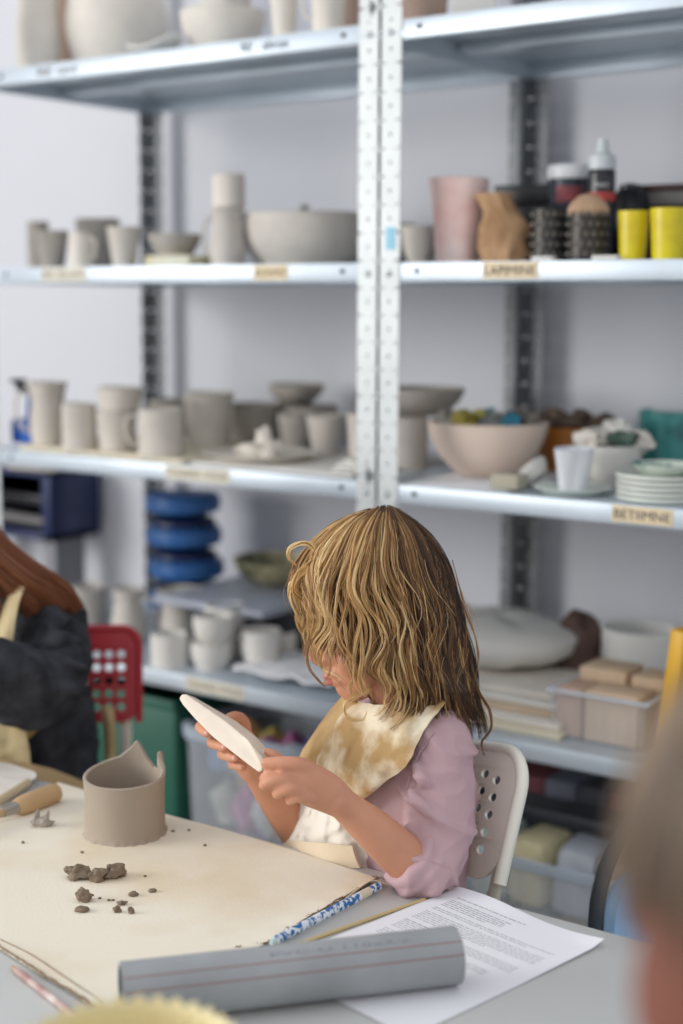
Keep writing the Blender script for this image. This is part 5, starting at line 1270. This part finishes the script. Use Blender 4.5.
for i in range(9):       # long thin locks that fall over the cheek to the collar
    s_ = random.choice((.16, .3, .36, .42, .46, .5))+random.uniform(-.02, .02); lock(s_, 1, 1.03, random.randrange(6, 10), .0018, 5.5, 2.3, base=random.uniform(.6, .9), end=random.uniform(.93, 1.0), r=.0006)
for i in range(14):      # streaks at the back
    s_ = random.uniform(.62, 1); lock(s_, 1, 1.02, random.randrange(5, 9), .0016, 2.5, 1.8, base=random.uniform(.5, .75), end=random.uniform(.85, 1.0), r=.0006)
for i in range(110):      # single loose hairs
    lock(random.random(), random.choice((1, 1, -1)), 1.04+random.uniform(0, .06), 1, .001, random.uniform(5, 12), random.uniform(1.5, 3), base=random.uniform(.4, .9), end=random.uniform(.6, .9), r=.0003, dx=random.uniform(-6, 6))
def free(pts, n, spread, base, r=.00065, fuzz=1.0):
    P_ = [V(q) for q in cat([tuple(G(*p)) for p in pts], 30)]; fr_ = frames(P_)
    for k in range(n):
        a = random.uniform(0, 2*pi); q = sqrt(random.random())*spread; j2 = random.uniform(0, 6.28)
        ST.add([P_[i]+fr_[i][1]*(q*cos(a)*(1.2-.7*i/29)+.0010*fuzz*sin(j2+i*.5))+fr_[i][2]*(q*sin(a)*(1.2-.7*i/29)+.0010*fuzz*cos(j2+i*.4)) for i in range(30)], r, max(0, min(1, base+random.gauss(0, .1))))
# curl standing off the forehead
free([(330, 560, 1.80), (318, 552, 1.80), (308, 544, 1.80), (298, 543, 1.80), (290, 549, 1.80), (289, 559, 1.805), (296, 565, 1.81)], 16, .0040, .85)
free([(322, 575, 1.80), (305, 583, 1.80), (294, 584, 1.80), (291, 596, 1.805), (297, 611, 1.81), (303, 626, 1.81)], 18, .0060, .8)
free([(318, 560, 1.79), (300, 575, 1.79), (295, 590, 1.795), (305, 600, 1.80), (311, 615, 1.80), (306, 632, 1.805)], 16, .0055, .75)
free([(312, 566, 1.80), (296, 574, 1.80), (290, 590, 1.80), (298, 606, 1.80), (299, 628, 1.81)], 3, .0035, .8, r=.0004, fuzz=2)
# strands crossing the face
free([(330, 590, 1.79), (316, 625, 1.79), (307, 648, 1.79), (309, 668, 1.79), (320, 682, 1.79), (326, 686, 1.79)], 7, .0022, .42)
free([(335, 585, 1.785), (326, 620, 1.782), (330, 650, 1.78), (330, 672, 1.78), (323, 684, 1.78)], 8, .0026, .6)
free([(345, 590, 1.78), (338, 630, 1.772), (346, 660, 1.77), (352, 676, 1.77), (350, 690, 1.77), (356, 700, 1.768), (360, 692, 1.766)], 10, .0030, .72)
# spiral curl on the collar and the tip by the chair
free([(372, 690, 1.765), (352, 698, 1.762), (345, 707, 1.760), (350, 718, 1.758), (362, 720, 1.758), (366, 711, 1.757)], 7, .0020, .85, r=.0005)
free([(470, 660, 1.83), (478, 690, 1.83), (490, 712, 1.83), (491, 728, 1.83), (482, 742, 1.83), (484, 756, 1.83)], 7, .0016, .3)
free([(452, 560, 1.83), (466, 610, 1.83), (476, 640, 1.83), (478, 662, 1.83), (472, 690, 1.83)], 4, .0012, .35)
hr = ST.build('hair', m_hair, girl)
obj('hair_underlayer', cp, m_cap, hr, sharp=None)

# ---------------------------------------------------------------- the white perforated chair she sits on
def perf_panel(o, du, dv, nrm, w, h, th, rc, holes, hr, mb=None, hx_=1.0):
    """rounded panel (origin = lower left) with oval holes, thickness th along -nrm."""
    from mathutils.geometry import tessellate_polygon
    def rr():
        out = []
        for cx_, cy_, a0 in ((w-rc, rc, -90), (w-rc, h-rc, 0), (rc, h-rc, 90), (rc, rc, 180)):
            for k in range(9): a = radians(a0+90*k/8); out.append((cx_+rc*cos(a), cy_+rc*sin(a)))
        return out
    loops = [rr()]+[[(hx+hx_*hr*cos(-2*pi*k/14), hy+hr*sin(-2*pi*k/14)) for k in range(14)] for hx, hy in holes]
    flat = [p for l in loops for p in l]
    tri = tessellate_polygon([[V((x, y, 0)) for x, y in l] for l in loops])
    mb = mb or MB(); n = len(flat)
    def P3(x, y, d): 
        b = .02*((x/w-.5)**2)*w
        return V(o)+V(du)*x+V(dv)*y-V(nrm)*(d)+V(nrm)*b
    vs = [P3(x, y, 0) for x, y in flat]+[P3(x, y, th) for x, y in flat]
    fs = [tuple(t) for t in tri]+[tuple(i+n for i in t[::-1]) for t in tri]
    k = 0
    for l in loops:
        m = len(l)
        for i in range(m): fs.append((k+i, k+(i+1) % m, n+k+(i+1) % m, n+k+i))
        k += m
    mb.add(vs, fs); return mb
m_chair = M('cream_plastic', (240, 236, 222), .35, var=.02)
m_tub = M('cream_tube', (196, 190, 172), .35, metal=.1)
pt = G(525, 778, 1.83); pb = G(502, 880, 1.80)           # near edge of the back rest
seatz = .45
wdir = (HF*.92-RT0*.40).normalized()
t = thing('perforated_chair', 'cream plastic chair with round holes in its back, under the girl', 'chair', (G(440, 960, 1.95).x, G(440, 960, 1.95).y, 0))
near_top = G(527, 752, 1.83); near_bot = G(497, 884, 1.795)
dv_ = (near_top-near_bot); hC = dv_.length; dv_.normalize(); du_ = (wdir-dv_*wdir.dot(dv_)).normalized(); nC = du_.cross(dv_); nC = nC if nC.dot(FD) > 0 else -nC
wC = .40
hol = []
for r_ in range(5):
    for c_ in range(11): hol.append((.050+c_*.029, .036+r_*.0218+.006*(c_ % 2)))
pn = perf_panel(near_bot, du_, dv_, nC, wC, hC, .004, .05, hol, .0058, hx_=1.5)
obj('backrest', pn, m_chair, t)
def rimpath(w, h, rc, n=9):
    out = [(0, 0)]
    out += [(0, h-rc)]+[(rc-rc*cos(radians(90*k/n)), h-rc+rc*sin(radians(90*k/n))) for k in range(1, n+1)]+[(w-rc+rc*sin(radians(90*k/n)), h-rc+rc*cos(radians(90*k/n))) for k in range(0, n+1)]+[(w, 0)]
    return out
rim = [near_bot+du_*x+dv_*y+nC*(.02*((x/wC-.5)**2)*wC)-nC*.006 for x, y in rimpath(wC, hC, .05)]
obj('back_rim', MB().tube(rim, .0098, seg=14, flat=.8), m_chair, t)
sc_ = V((G(440, 960, 1.95).x, G(440, 960, 1.95).y, seatz)); bm_ = near_bot+du_*wC/2
sc_ = V((bm_.x, bm_.y, seatz))+FD*.19
obj('seat', MB().box(sc_, (.40, .40, .022), bev=.01, rz=atan2(FD.y, FD.x)), m_chair, t)
for s_ in (0, 1):
    e = near_bot+du_*(.012 if s_ == 0 else wC-.012); foot = V((e.x, e.y, 0))-FD*.04
    obj('leg', MB().tube([e+dv_*.03-nC*.008, e-dv_*.02-nC*.008, V((e.x, e.y, seatz)), V((foot.x, foot.y, .004))], .0085, seg=12), m_tub, t)
    e2 = V((e.x, e.y, seatz))+FD*.36; f2 = V((e2.x, e2.y, .004))+FD*.03
    obj('leg', MB().tube([V((e.x, e.y, seatz-.018))+FD*.01, e2-V((0, 0, .018)), f2], .0085, seg=12), m_tub, t)
# ---------------------------------------------------------------- the child at the left
LT = (RT0*1.0).normalized()
kroot = G(20, 900, 2.40); kroot = V((kroot.x, kroot.y, 0))
kid = thing('person', 'child with long auburn hair and dark hoodie at the left edge, forearm reaching left', 'person', kroot)
KF = (RT0*-.8-HF*.6).normalized()
kb = MB()
limb(kb, [(G(28, 930, 2.40), .08, .11), (G(24, 840, 2.40), .075, .10), (G(20, 740, 2.40), .08, .11), (G(14, 640, 2.38), .07, .11), (G(8, 605, 2.37), .05, .07)], axis=HF, seg=22)
limb(kb, [(G(-4, 606, 2.36), .036), (G(-50, 560, 2.35), .036)])
kh = G(-68, 520, 2.34)
KM = Matrix((KF, V((-KF.y, KF.x, 0)), V((0, 0, 1)))).transposed(); KM = Matrix.Rotation(radians(20), 3, V((-KF.y, KF.x, 0))) @ KM
kb.ball(kh, (.092, .074, .085), 24, 18, mat=KM)
kb.ball(kh+KF*.035-V((0, 0, .045)), (.055, .055, .055), 20, 14, mat=KM)
limb(kb, [(kh+KF*.085-V((0, 0, .03)), .007), (kh+KF*.103-V((0, 0, .055)), .009)])
limb(kb, [(kh+KF*.075-V((0, 0, .088)), .014), (kh+KF*.070-V((0, 0, .092)), .015)])
limb(kb, [(G(50, 628, 2.30), .038), (G(60, 684, 2.24), .034)])
limb(kb, [(G(60, 684, 2.24), .033), (G(20, 672, 2.16), .030), (G(-40, 652, 2.10), .020), (G(-60, 646, 2.08), .018)])
limb(kb, [(G(-10, 628, 2.46), .038), (G(-50, 690, 2.40), .032), (G(-90, 670, 2.25), .022)])
for hx, hy, ht_ in ((-62, 646, 2.08), (-92, 668, 2.24)):
    limb(kb, [(G(hx, hy, ht_), .017, .02), (G(hx-22, hy-4, ht_-.01), .013, .026), (G(hx-34, hy-4, ht_-.012), .011, .022)], axis=HF)
    for k in range(4): limb(kb, [(G(hx-34, hy-14+7*k, ht_-.02), .0075), (G(hx-50, hy-12+8*k, ht_-.02), .0068), (G(hx-60, hy-4+7*k, ht_-.02), .0058)])
    limb(kb, [(G(hx-10, hy-8, ht_), .010), (G(hx-26, hy-22, ht_-.02), .0085), (G(hx-38, hy-26, ht_-.02), .0066)])
for sgn in (1, -1):
    h_ = G(28, 945, 2.40)+HF*(-.065*sgn); kn = V((h_.x, h_.y, 0))+KF*.26; kn.z = h_.z; an_ = V((kn.x, kn.y, .09))
    limb(kb, [(h_, .058), (kn, .042), (an_, .028), (an_-V((0, 0, .05)), .03)]); limb(kb, [(V((an_.x, an_.y, .035)), .03), (V((an_.x, an_.y, .03))+KF*.10, .022)])
obj('body', remesh(kb, .0045, 3), m_skin, kid, sharp=None)
m_hood = M('charcoal_fleece', (66, 67, 72), .95, var=0, col2=(44, 45, 50), scale=30, bump=.15, bscale=300, spec=.2)
hd_ = MB()
limb(hd_, [(G(44, 930, 2.40), .10, .112), (G(42, 850, 2.40), .098, .110), (G(38, 760, 2.40), .096, .110), (G(27, 690, 2.39), .094, .108), (G(18, 630, 2.38), .085, .112), (G(10, 604, 2.37), .06, .08)], axis=RT0, seg=26)
limb(hd_, [(G(-14, 620, 2.46), .05), (G(20, 606, 2.37), .06), (G(52, 622, 2.31), .052)])
limb(hd_, [(G(48, 624, 2.31), .052), (G(55, 655, 2.27), .052), (G(52, 684, 2.23), .054), (G(34, 690, 2.19), .056), (G(5, 680, 2.15), .054), (G(-30, 662, 2.11), .040)])
limb(hd_, [(G(-10, 628, 2.46), .05), (G(-45, 690, 2.41), .045), (G(-80, 675, 2.28), .036)])
for (x, y, x2, y2, t_) in [(26, 652, 78, 640, 2.222), (30, 666, 84, 668, 2.19), (40, 612, 72, 628, 2.25), (50, 700, 84, 690, 2.17), (18, 664, 46, 690, 2.125), (34, 640, 70, 618, 2.235)]:
    limb(hd_, [(G(x, y, t_+.014), .006), (G((x+x2)/2, (y+y2)/2-6, t_-.004), .011), (G(x2, y2, t_+.014), .006)])
obj('hoodie', remesh(hd_, .0048, 3, folds(.0045, 13, 8.0)), m_hood, kid, sharp=None)
obj('cuff', MB().tube([G(-26, 664, 2.113), G(-38, 658, 2.105)], [.036, .034], seg=20), m_hood, kid)
tk = MB()
for sgn in (1, -1):
    h_ = G(30, 945, 2.40)+HF*(-.065*sgn); kn = V((h_.x, h_.y, 0))+KF*.26; kn.z = h_.z; an_ = V((kn.x, kn.y, .12))
    limb(tk, [(h_, .072), (kn, .052), (an_, .040)])
obj('trousers', remesh(tk, .007, 3), M('black_trousers', (30, 31, 36), .9), kid, sharp=None)
def kdrape(rows_, nu, nv, mat, name, amp=.003, f=20, seed=1.0, th=.002):
    obj(name, drape(rows_, nu, nv, th, amp=amp, f=f, seed=seed), mat, kid)
m_kap = M('cream_apron', (236, 220, 178), .9, var=0, col2=(214, 190, 138), scale=9, lo=.35, hi=.6, bump=.1, bscale=300)
kdrape([[(12, 588, 2.235), (19, 584, 2.235), (27, 583, 2.24)], [(4, 606, 2.215), (11, 603, 2.208), (19, 602, 2.21)], [(-4, 632, 2.20), (5, 632, 2.192), (14, 632, 2.195)], [(-8, 656, 2.20), (2, 658, 2.192), (12, 660, 2.20)]], 8, 24, m_kap, 'apron_strap', amp=.001)
kdrape([[(-40, 690, 2.27), (-10, 694, 2.26), (22, 700, 2.268)], [(-40, 720, 2.27), (-10, 722, 2.262), (26, 724, 2.268)], [(-40, 745, 2.272), (-10, 748, 2.264), (30, 752, 2.268)], [(-40, 790, 2.272), (-10, 795, 2.264), (34, 800, 2.268)]], 40, 40, m_kap, 'apron_bib', amp=.006, f=22, seed=4)
kdrape([[(-30, 757, 2.255), (20, 762, 2.255), (60, 772, 2.262), (100, 788, 2.30)], [(-30, 776, 2.252), (20, 781, 2.252), (60, 791, 2.258), (100, 806, 2.298)], [(-30, 800, 2.252), (20, 806, 2.252), (60, 816, 2.258), (100, 830, 2.298)]], 40, 16, M('tan_apron_band', (206, 178, 134), .9, var=.05, scale=14), 'apron_band', amp=.002, seed=6, th=.004)
kdrape([[(22, 700, 2.272), (31, 704, 2.272), (40, 712, 2.276)], [(24, 718, 2.27), (33, 720, 2.27), (44, 722, 2.274)], [(26, 738, 2.27), (30, 738, 2.27), (33, 735, 2.274)]], 10, 12, M('mustard_apron_tab', (196, 164, 96), .9, var=.08, scale=20), 'apron_pocket', amp=.001)
kdrape([[(101, 706, 2.44), (108, 706, 2.44), (114, 708, 2.44)], [(103, 730, 2.44), (110, 731, 2.43), (116, 732, 2.44)], [(104, 765, 2.44), (110, 768, 2.43), (116, 768, 2.44)], [(104, 800, 2.44), (110, 800, 2.43), (116, 800, 2.44)]], 10, 20, M('tan_apron_ties', (196, 170, 124), .9, var=.08, scale=20), 'apron_tie', amp=.003, f=40)
m_aub = hairmat('auburn_hair', [(78, 42, 22), (116, 66, 34), (150, 88, 48), (178, 112, 66)], .35)
KS = Strands(); random.seed(9)
def kstr(pts, n, sp, base, r=.0011):
    P_ = [V(q) for q in cat([tuple(G(*p)) for p in pts], 26)]; fr_ = frames(P_)
    for k in range(n):
        a = random.uniform(0, 6.28); q = sqrt(random.random())*sp; ph_ = random.uniform(0, 6.28)
        KS.add([P_[i]+fr_[i][1]*(q*cos(a)*min(1.1, .35+i/12)+.0012*sin(ph_+i*.25))+fr_[i][2]*q*sin(a)*min(1.1, .35+i/12)*.6 for i in range(26)], r, max(0, min(1, base+random.gauss(0, .12))))
for (pts, n, sp, b_) in [
  ([(-70, 464, 2.33), (-34, 500, 2.28), (-2, 545, 2.26), (34, 574, 2.26), (58, 590, 2.27), (74, 612, 2.28)], 200, .019, .45),
  ([(-70, 464, 2.33), (-40, 505, 2.26), (-10, 552, 2.24), (22, 580, 2.24), (44, 594, 2.25), (60, 612, 2.26)], 220, .018, .5),
  ([(-72, 464, 2.33), (-50, 505, 2.24), (-22, 555, 2.23), (4, 586, 2.235), (22, 600, 2.24), (34, 612, 2.25)], 200, .018, .5),
  ([(-72, 464, 2.33), (-56, 505, 2.23), (-30, 560, 2.22), (-10, 600, 2.225), (-6, 640, 2.23), (-8, 690, 2.235)], 240, .020, .42),
  ([(-72, 464, 2.33), (-80, 505, 2.22), (-64, 560, 2.21), (-40, 600, 2.21), (-26, 640, 2.22), (-20, 690, 2.23)], 240, .024, .4),
  ([(-70, 464, 2.33), (-30, 505, 2.38), (-8, 560, 2.42), (6, 620, 2.48), (10, 660, 2.50), (10, 700, 2.51)], 240, .028, .3),
  ([(-72, 464, 2.33), (-80, 490, 2.40), (-60, 560, 2.45), (-40, 620, 2.50), (-36, 660, 2.51), (-36, 690, 2.51)], 200, .030, .3)]: kstr(pts, n, sp, b_)
kh_ = KS.build('hair', m_aub, kid)
cpk = MB().ball(kh+V((0, 0, .008))-KF*.012, (.094, .083, .082), 24, 16, mat=KM)
obj('hair_underlayer', cpk, M('auburn_underlayer', (92, 52, 28), .6, var=.15, scale=70), kh_)
# ---------------------------------------------------------------- red chair
m_red2 = M('red_plastic', (176, 32, 44), .35, var=.03)
rd = G(139, 722, 2.52); rt_ = G(139, 628, 2.54)
dvr = rt_-rd; hR = dvr.length; dvr.normalize(); dur = (RT0*-1.0+HF*-.10).normalized(); dur = (dur-dvr*dur.dot(dvr)).normalized(); nR_ = dur.cross(dvr); nR_ = nR_ if nR_.dot(HF) < 0 else -nR_
t = thing('perforated_chair', 'red plastic chair with square grid of holes behind the child in the hoodie', 'chair', (rd.x-.18, rd.y, 0))
hl = [(.030+c_*.0205, .026+r_*.0222) for r_ in range(5) for c_ in range(17)]
obj('backrest', perf_panel(rd, dur, dvr, nR_, .39, hR, .005, .030, hl, .0072), m_red2, t)
rim = [rd+dur*x+dvr*y+nR_*(.02*((x/.39-.5)**2)*.39)-nR_*.003 for x, y in rimpath(.39, hR, .030)]
obj('back_rim', MB().tube(rim, .0065, seg=12), m_red2, t)
for s_ in (.022, .368):
    e = rd+dur*s_
    obj('leg', MB().tube([e+dvr*.02-nR_*.012, e-dvr*.03-nR_*.008, V((e.x, e.y, .44)), V((e.x, e.y, .004))-nR_*.03], .0105, seg=12), M('cream_leg_tube', (222, 214, 196), .4), t)
    obj('leg', MB().tube([V((e.x, e.y, .425))+nR_*.01, V((e.x, e.y, .425))+nR_*.34, V((e.x, e.y, .004))+nR_*.37], .0105, seg=12), M('cream_leg_tube', (222, 214, 196), .4), t)
cR = rd+dur*.195+nR_*.18; obj('seat', MB().box((cR.x, cR.y, .446), (.38, .37, .02), bev=.009, rz=atan2(dur.y, dur.x)), m_red2, t)
# ---------------------------------------------------------------- chair with pale blue backrest at the right
bo = G(602, 985, 1.86); dub = (RT0*.72+HF*.70).normalized(); dvb = V((0, 0, 1)); nb = dub.cross(dvb); nb = nb if nb.dot(HF) < 0 else -nb
t = thing('padded_chair', 'dark framed chair with a pale blue pad, half hidden at the right', 'chair', (bo.x+dub.x*.18, bo.y+dub.y*.18, 0))
mb = MB(); pth = [bo-nb*.012+dub*x+dvb*y for x, y in rimpath(.36, .20, .12)]
obj('back_frame', MB().tube(pth, .010, seg=14), M('dark_slate_frame', (44, 56, 64), .5), t)
obj('backrest', perf_panel(bo+dub*.004+nb*.012, dub, dvb, nb, .352, .130, .02, .05, [], .01), M('pale_blue_pad', (150, 200, 240), .7), t)
for s_ in (.012, .348):
    e = bo+dub*s_
    obj('leg', MB().tube([e-nb*.012, V((e.x, e.y, .002))-nb*.05], .012, seg=12), M('dark_slate_frame', (44, 56, 64), .5), t)
    obj('leg', MB().tube([V((e.x, e.y, .44))+nb*.0, V((e.x, e.y, .44))+nb*.34, V((e.x, e.y, .002))+nb*.36], .011, seg=12), M('dark_slate_frame', (44, 56, 64), .5), t)
cS = bo+dub*.18+nb*.17; obj('seat', MB().box((cS.x, cS.y, .455), (.36, .34, .03), bev=.012, rz=atan2(dub.y, dub.x)), M('pale_blue_pad', (140, 186, 224), .7), t)
# ---------------------------------------------------------------- person close to the lens at the right
fc_ = G(850, 925, .58); FF = (RT0*-.58+HF*.81).normalized(); FS = V((-FF.y, FF.x, 0))
FMt = Matrix((FF, FS, V((0, 0, 1)))).transposed()
per = thing('person', 'person with brown hair out of focus at the lower right corner, close to the camera', 'person', (fc_.x, fc_.y, 0))
m_skin2 = M('warm_skin', (128, 72, 54), .55, var=.03, sub=.12)
fb = MB()
fb.ball(fc_+V((0, 0, .012)), (.094, .074, .092), 28, 20, mat=FMt)
fb.ball(fc_+FF*.035-V((0, 0, .045)), (.058, .056, .062), 24, 16, mat=FMt)
limb(fb, [(fc_+FF*.088-V((0, 0, .008)), .007), (fc_+FF*.104-V((0, 0, .034)), .010)])
limb(fb, [(fc_+FF*.092-V((0, 0, .058))-FS*.014, .006), (fc_+FF*.096-V((0, 0, .058)), .008), (fc_+FF*.092-V((0, 0, .058))+FS*.014, .006)])
limb(fb, [(fc_+FF*.080-V((0, 0, .088)), .015), (fc_+FF*.074-V((0, 0, .094)), .017)])
for s_ in (-1, 1): fb.ball(fc_-FF*.005-V((0, 0, .012))+FS*.073*s_, (.016, .008, .026), 14, 10, mat=FMt)
limb(fb, [(fc_-FF*.02-V((0, 0, .07)), .044), (fc_-FF*.035-V((0, 0, .15)), .045)])
tc_ = fc_-FF*.04; 
limb(fb, [(V((tc_.x, tc_.y, fc_.z-.20)), .06, .12), (V((tc_.x, tc_.y, fc_.z-.30)), .075, .13), (V((tc_.x, tc_.y, fc_.z-.45)), .075, .115), (V((tc_.x, tc_.y, .50)), .09, .13)], axis=FF, seg=22)
for s_ in (-1, 1):
    sh_ = V((tc_.x, tc_.y, fc_.z-.190))+FS*.130*s_; el = sh_-V((0, 0, .21))+FF*.01; ha = el+FF*.04-V((0, 0, .17))
    limb(fb, [(sh_, .040), (el, .032), (ha, .022)]); limb(fb, [(ha, .018, .02), (ha-V((0, 0, .05)), .013, .024)], axis=FS)
    for k in range(4): limb(fb, [(ha+FF*(.018-.012*k)-V((0, 0, .06)), .008), (ha+FF*(.020-.012*k)-V((0, 0, .095)), .007)])
    limb(fb, [(ha+FF*.018-V((0, 0, .02)), .010), (ha+FF*.036-V((0, 0, .055)), .008)])
    hp = V((tc_.x, tc_.y, .50))+FS*.07*s_; 
    limb(fb, [(hp, .07), (hp-V((0, 0, .22)), .055), (hp-V((0, 0, .45)), .035)]); limb(fb, [(hp-V((0, 0, .455)), .035), (hp-V((0, 0, .465))+FF*.11, .026)])
obj('body', remesh(fb, .005, 3), m_skin2, per, sharp=None)
cl = MB()
limb(cl, [(V((tc_.x, tc_.y, fc_.z-.150)), .062, .100), (V((tc_.x, tc_.y, fc_.z-.30)), .092, .145), (V((tc_.x, tc_.y, fc_.z-.45)), .092, .132), (V((tc_.x, tc_.y, .46)), .105, .145)], axis=FF, seg=24)
for s_ in (-1, 1):
    sh_ = V((tc_.x, tc_.y, fc_.z-.190))+FS*.130*s_; el = sh_-V((0, 0, .21))+FF*.01; limb(cl, [(sh_, .052), (el, .043)])
obj('jumper', remesh(cl, .007, 3, folds(.004, 12, 2)), M('mauve_jumper', (150, 120, 120), .9, var=.04), per, sharp=None)
FH = Strands(); random.seed(4)
for i in range(900):
    az = random.uniform(-pi, pi); L_ = random.uniform(1.15, 1.75) if abs(az) > .6 else random.uniform(1.08, 1.4)
    pts = []
    for k in range(14):
        th_ = .05+L_*k/13; d = V((sin(th_)*cos(az)*.102, sin(th_)*sin(az)*.083, cos(th_)*.104))*(1+.02*sin(i)+.012*sin(k*.9+i))
        pts.append(fc_+V((0, 0, .014))-FF*.004+FMt @ d)
    FH.add(pts, .0016, max(0, min(1, random.gauss(.55, .2))))
fh = FH.build('hair', hairmat('mid_brown_hair', [(52, 40, 32), (90, 72, 56), (132, 110, 88), (168, 146, 120)], .5), per)
rows = []
for i in range(10):
    rr = []
    for j in range(40):
        az = 2*pi*j/40; lm = 1.10+.30*(1-cos(az))/2; th_ = .02+lm*1.25*i/9
        rr.append(fc_+V((0, 0, .012))+FMt @ V((sin(th_)*cos(az)*.0985, sin(th_)*sin(az)*.079, cos(th_)*.099)))
    rows.append(rr)
obj('hair_underlayer', MB().grid(rows, closed=True, th=.002), M('brown_underlayer', (84, 66, 52), .7, var=.1), fh)
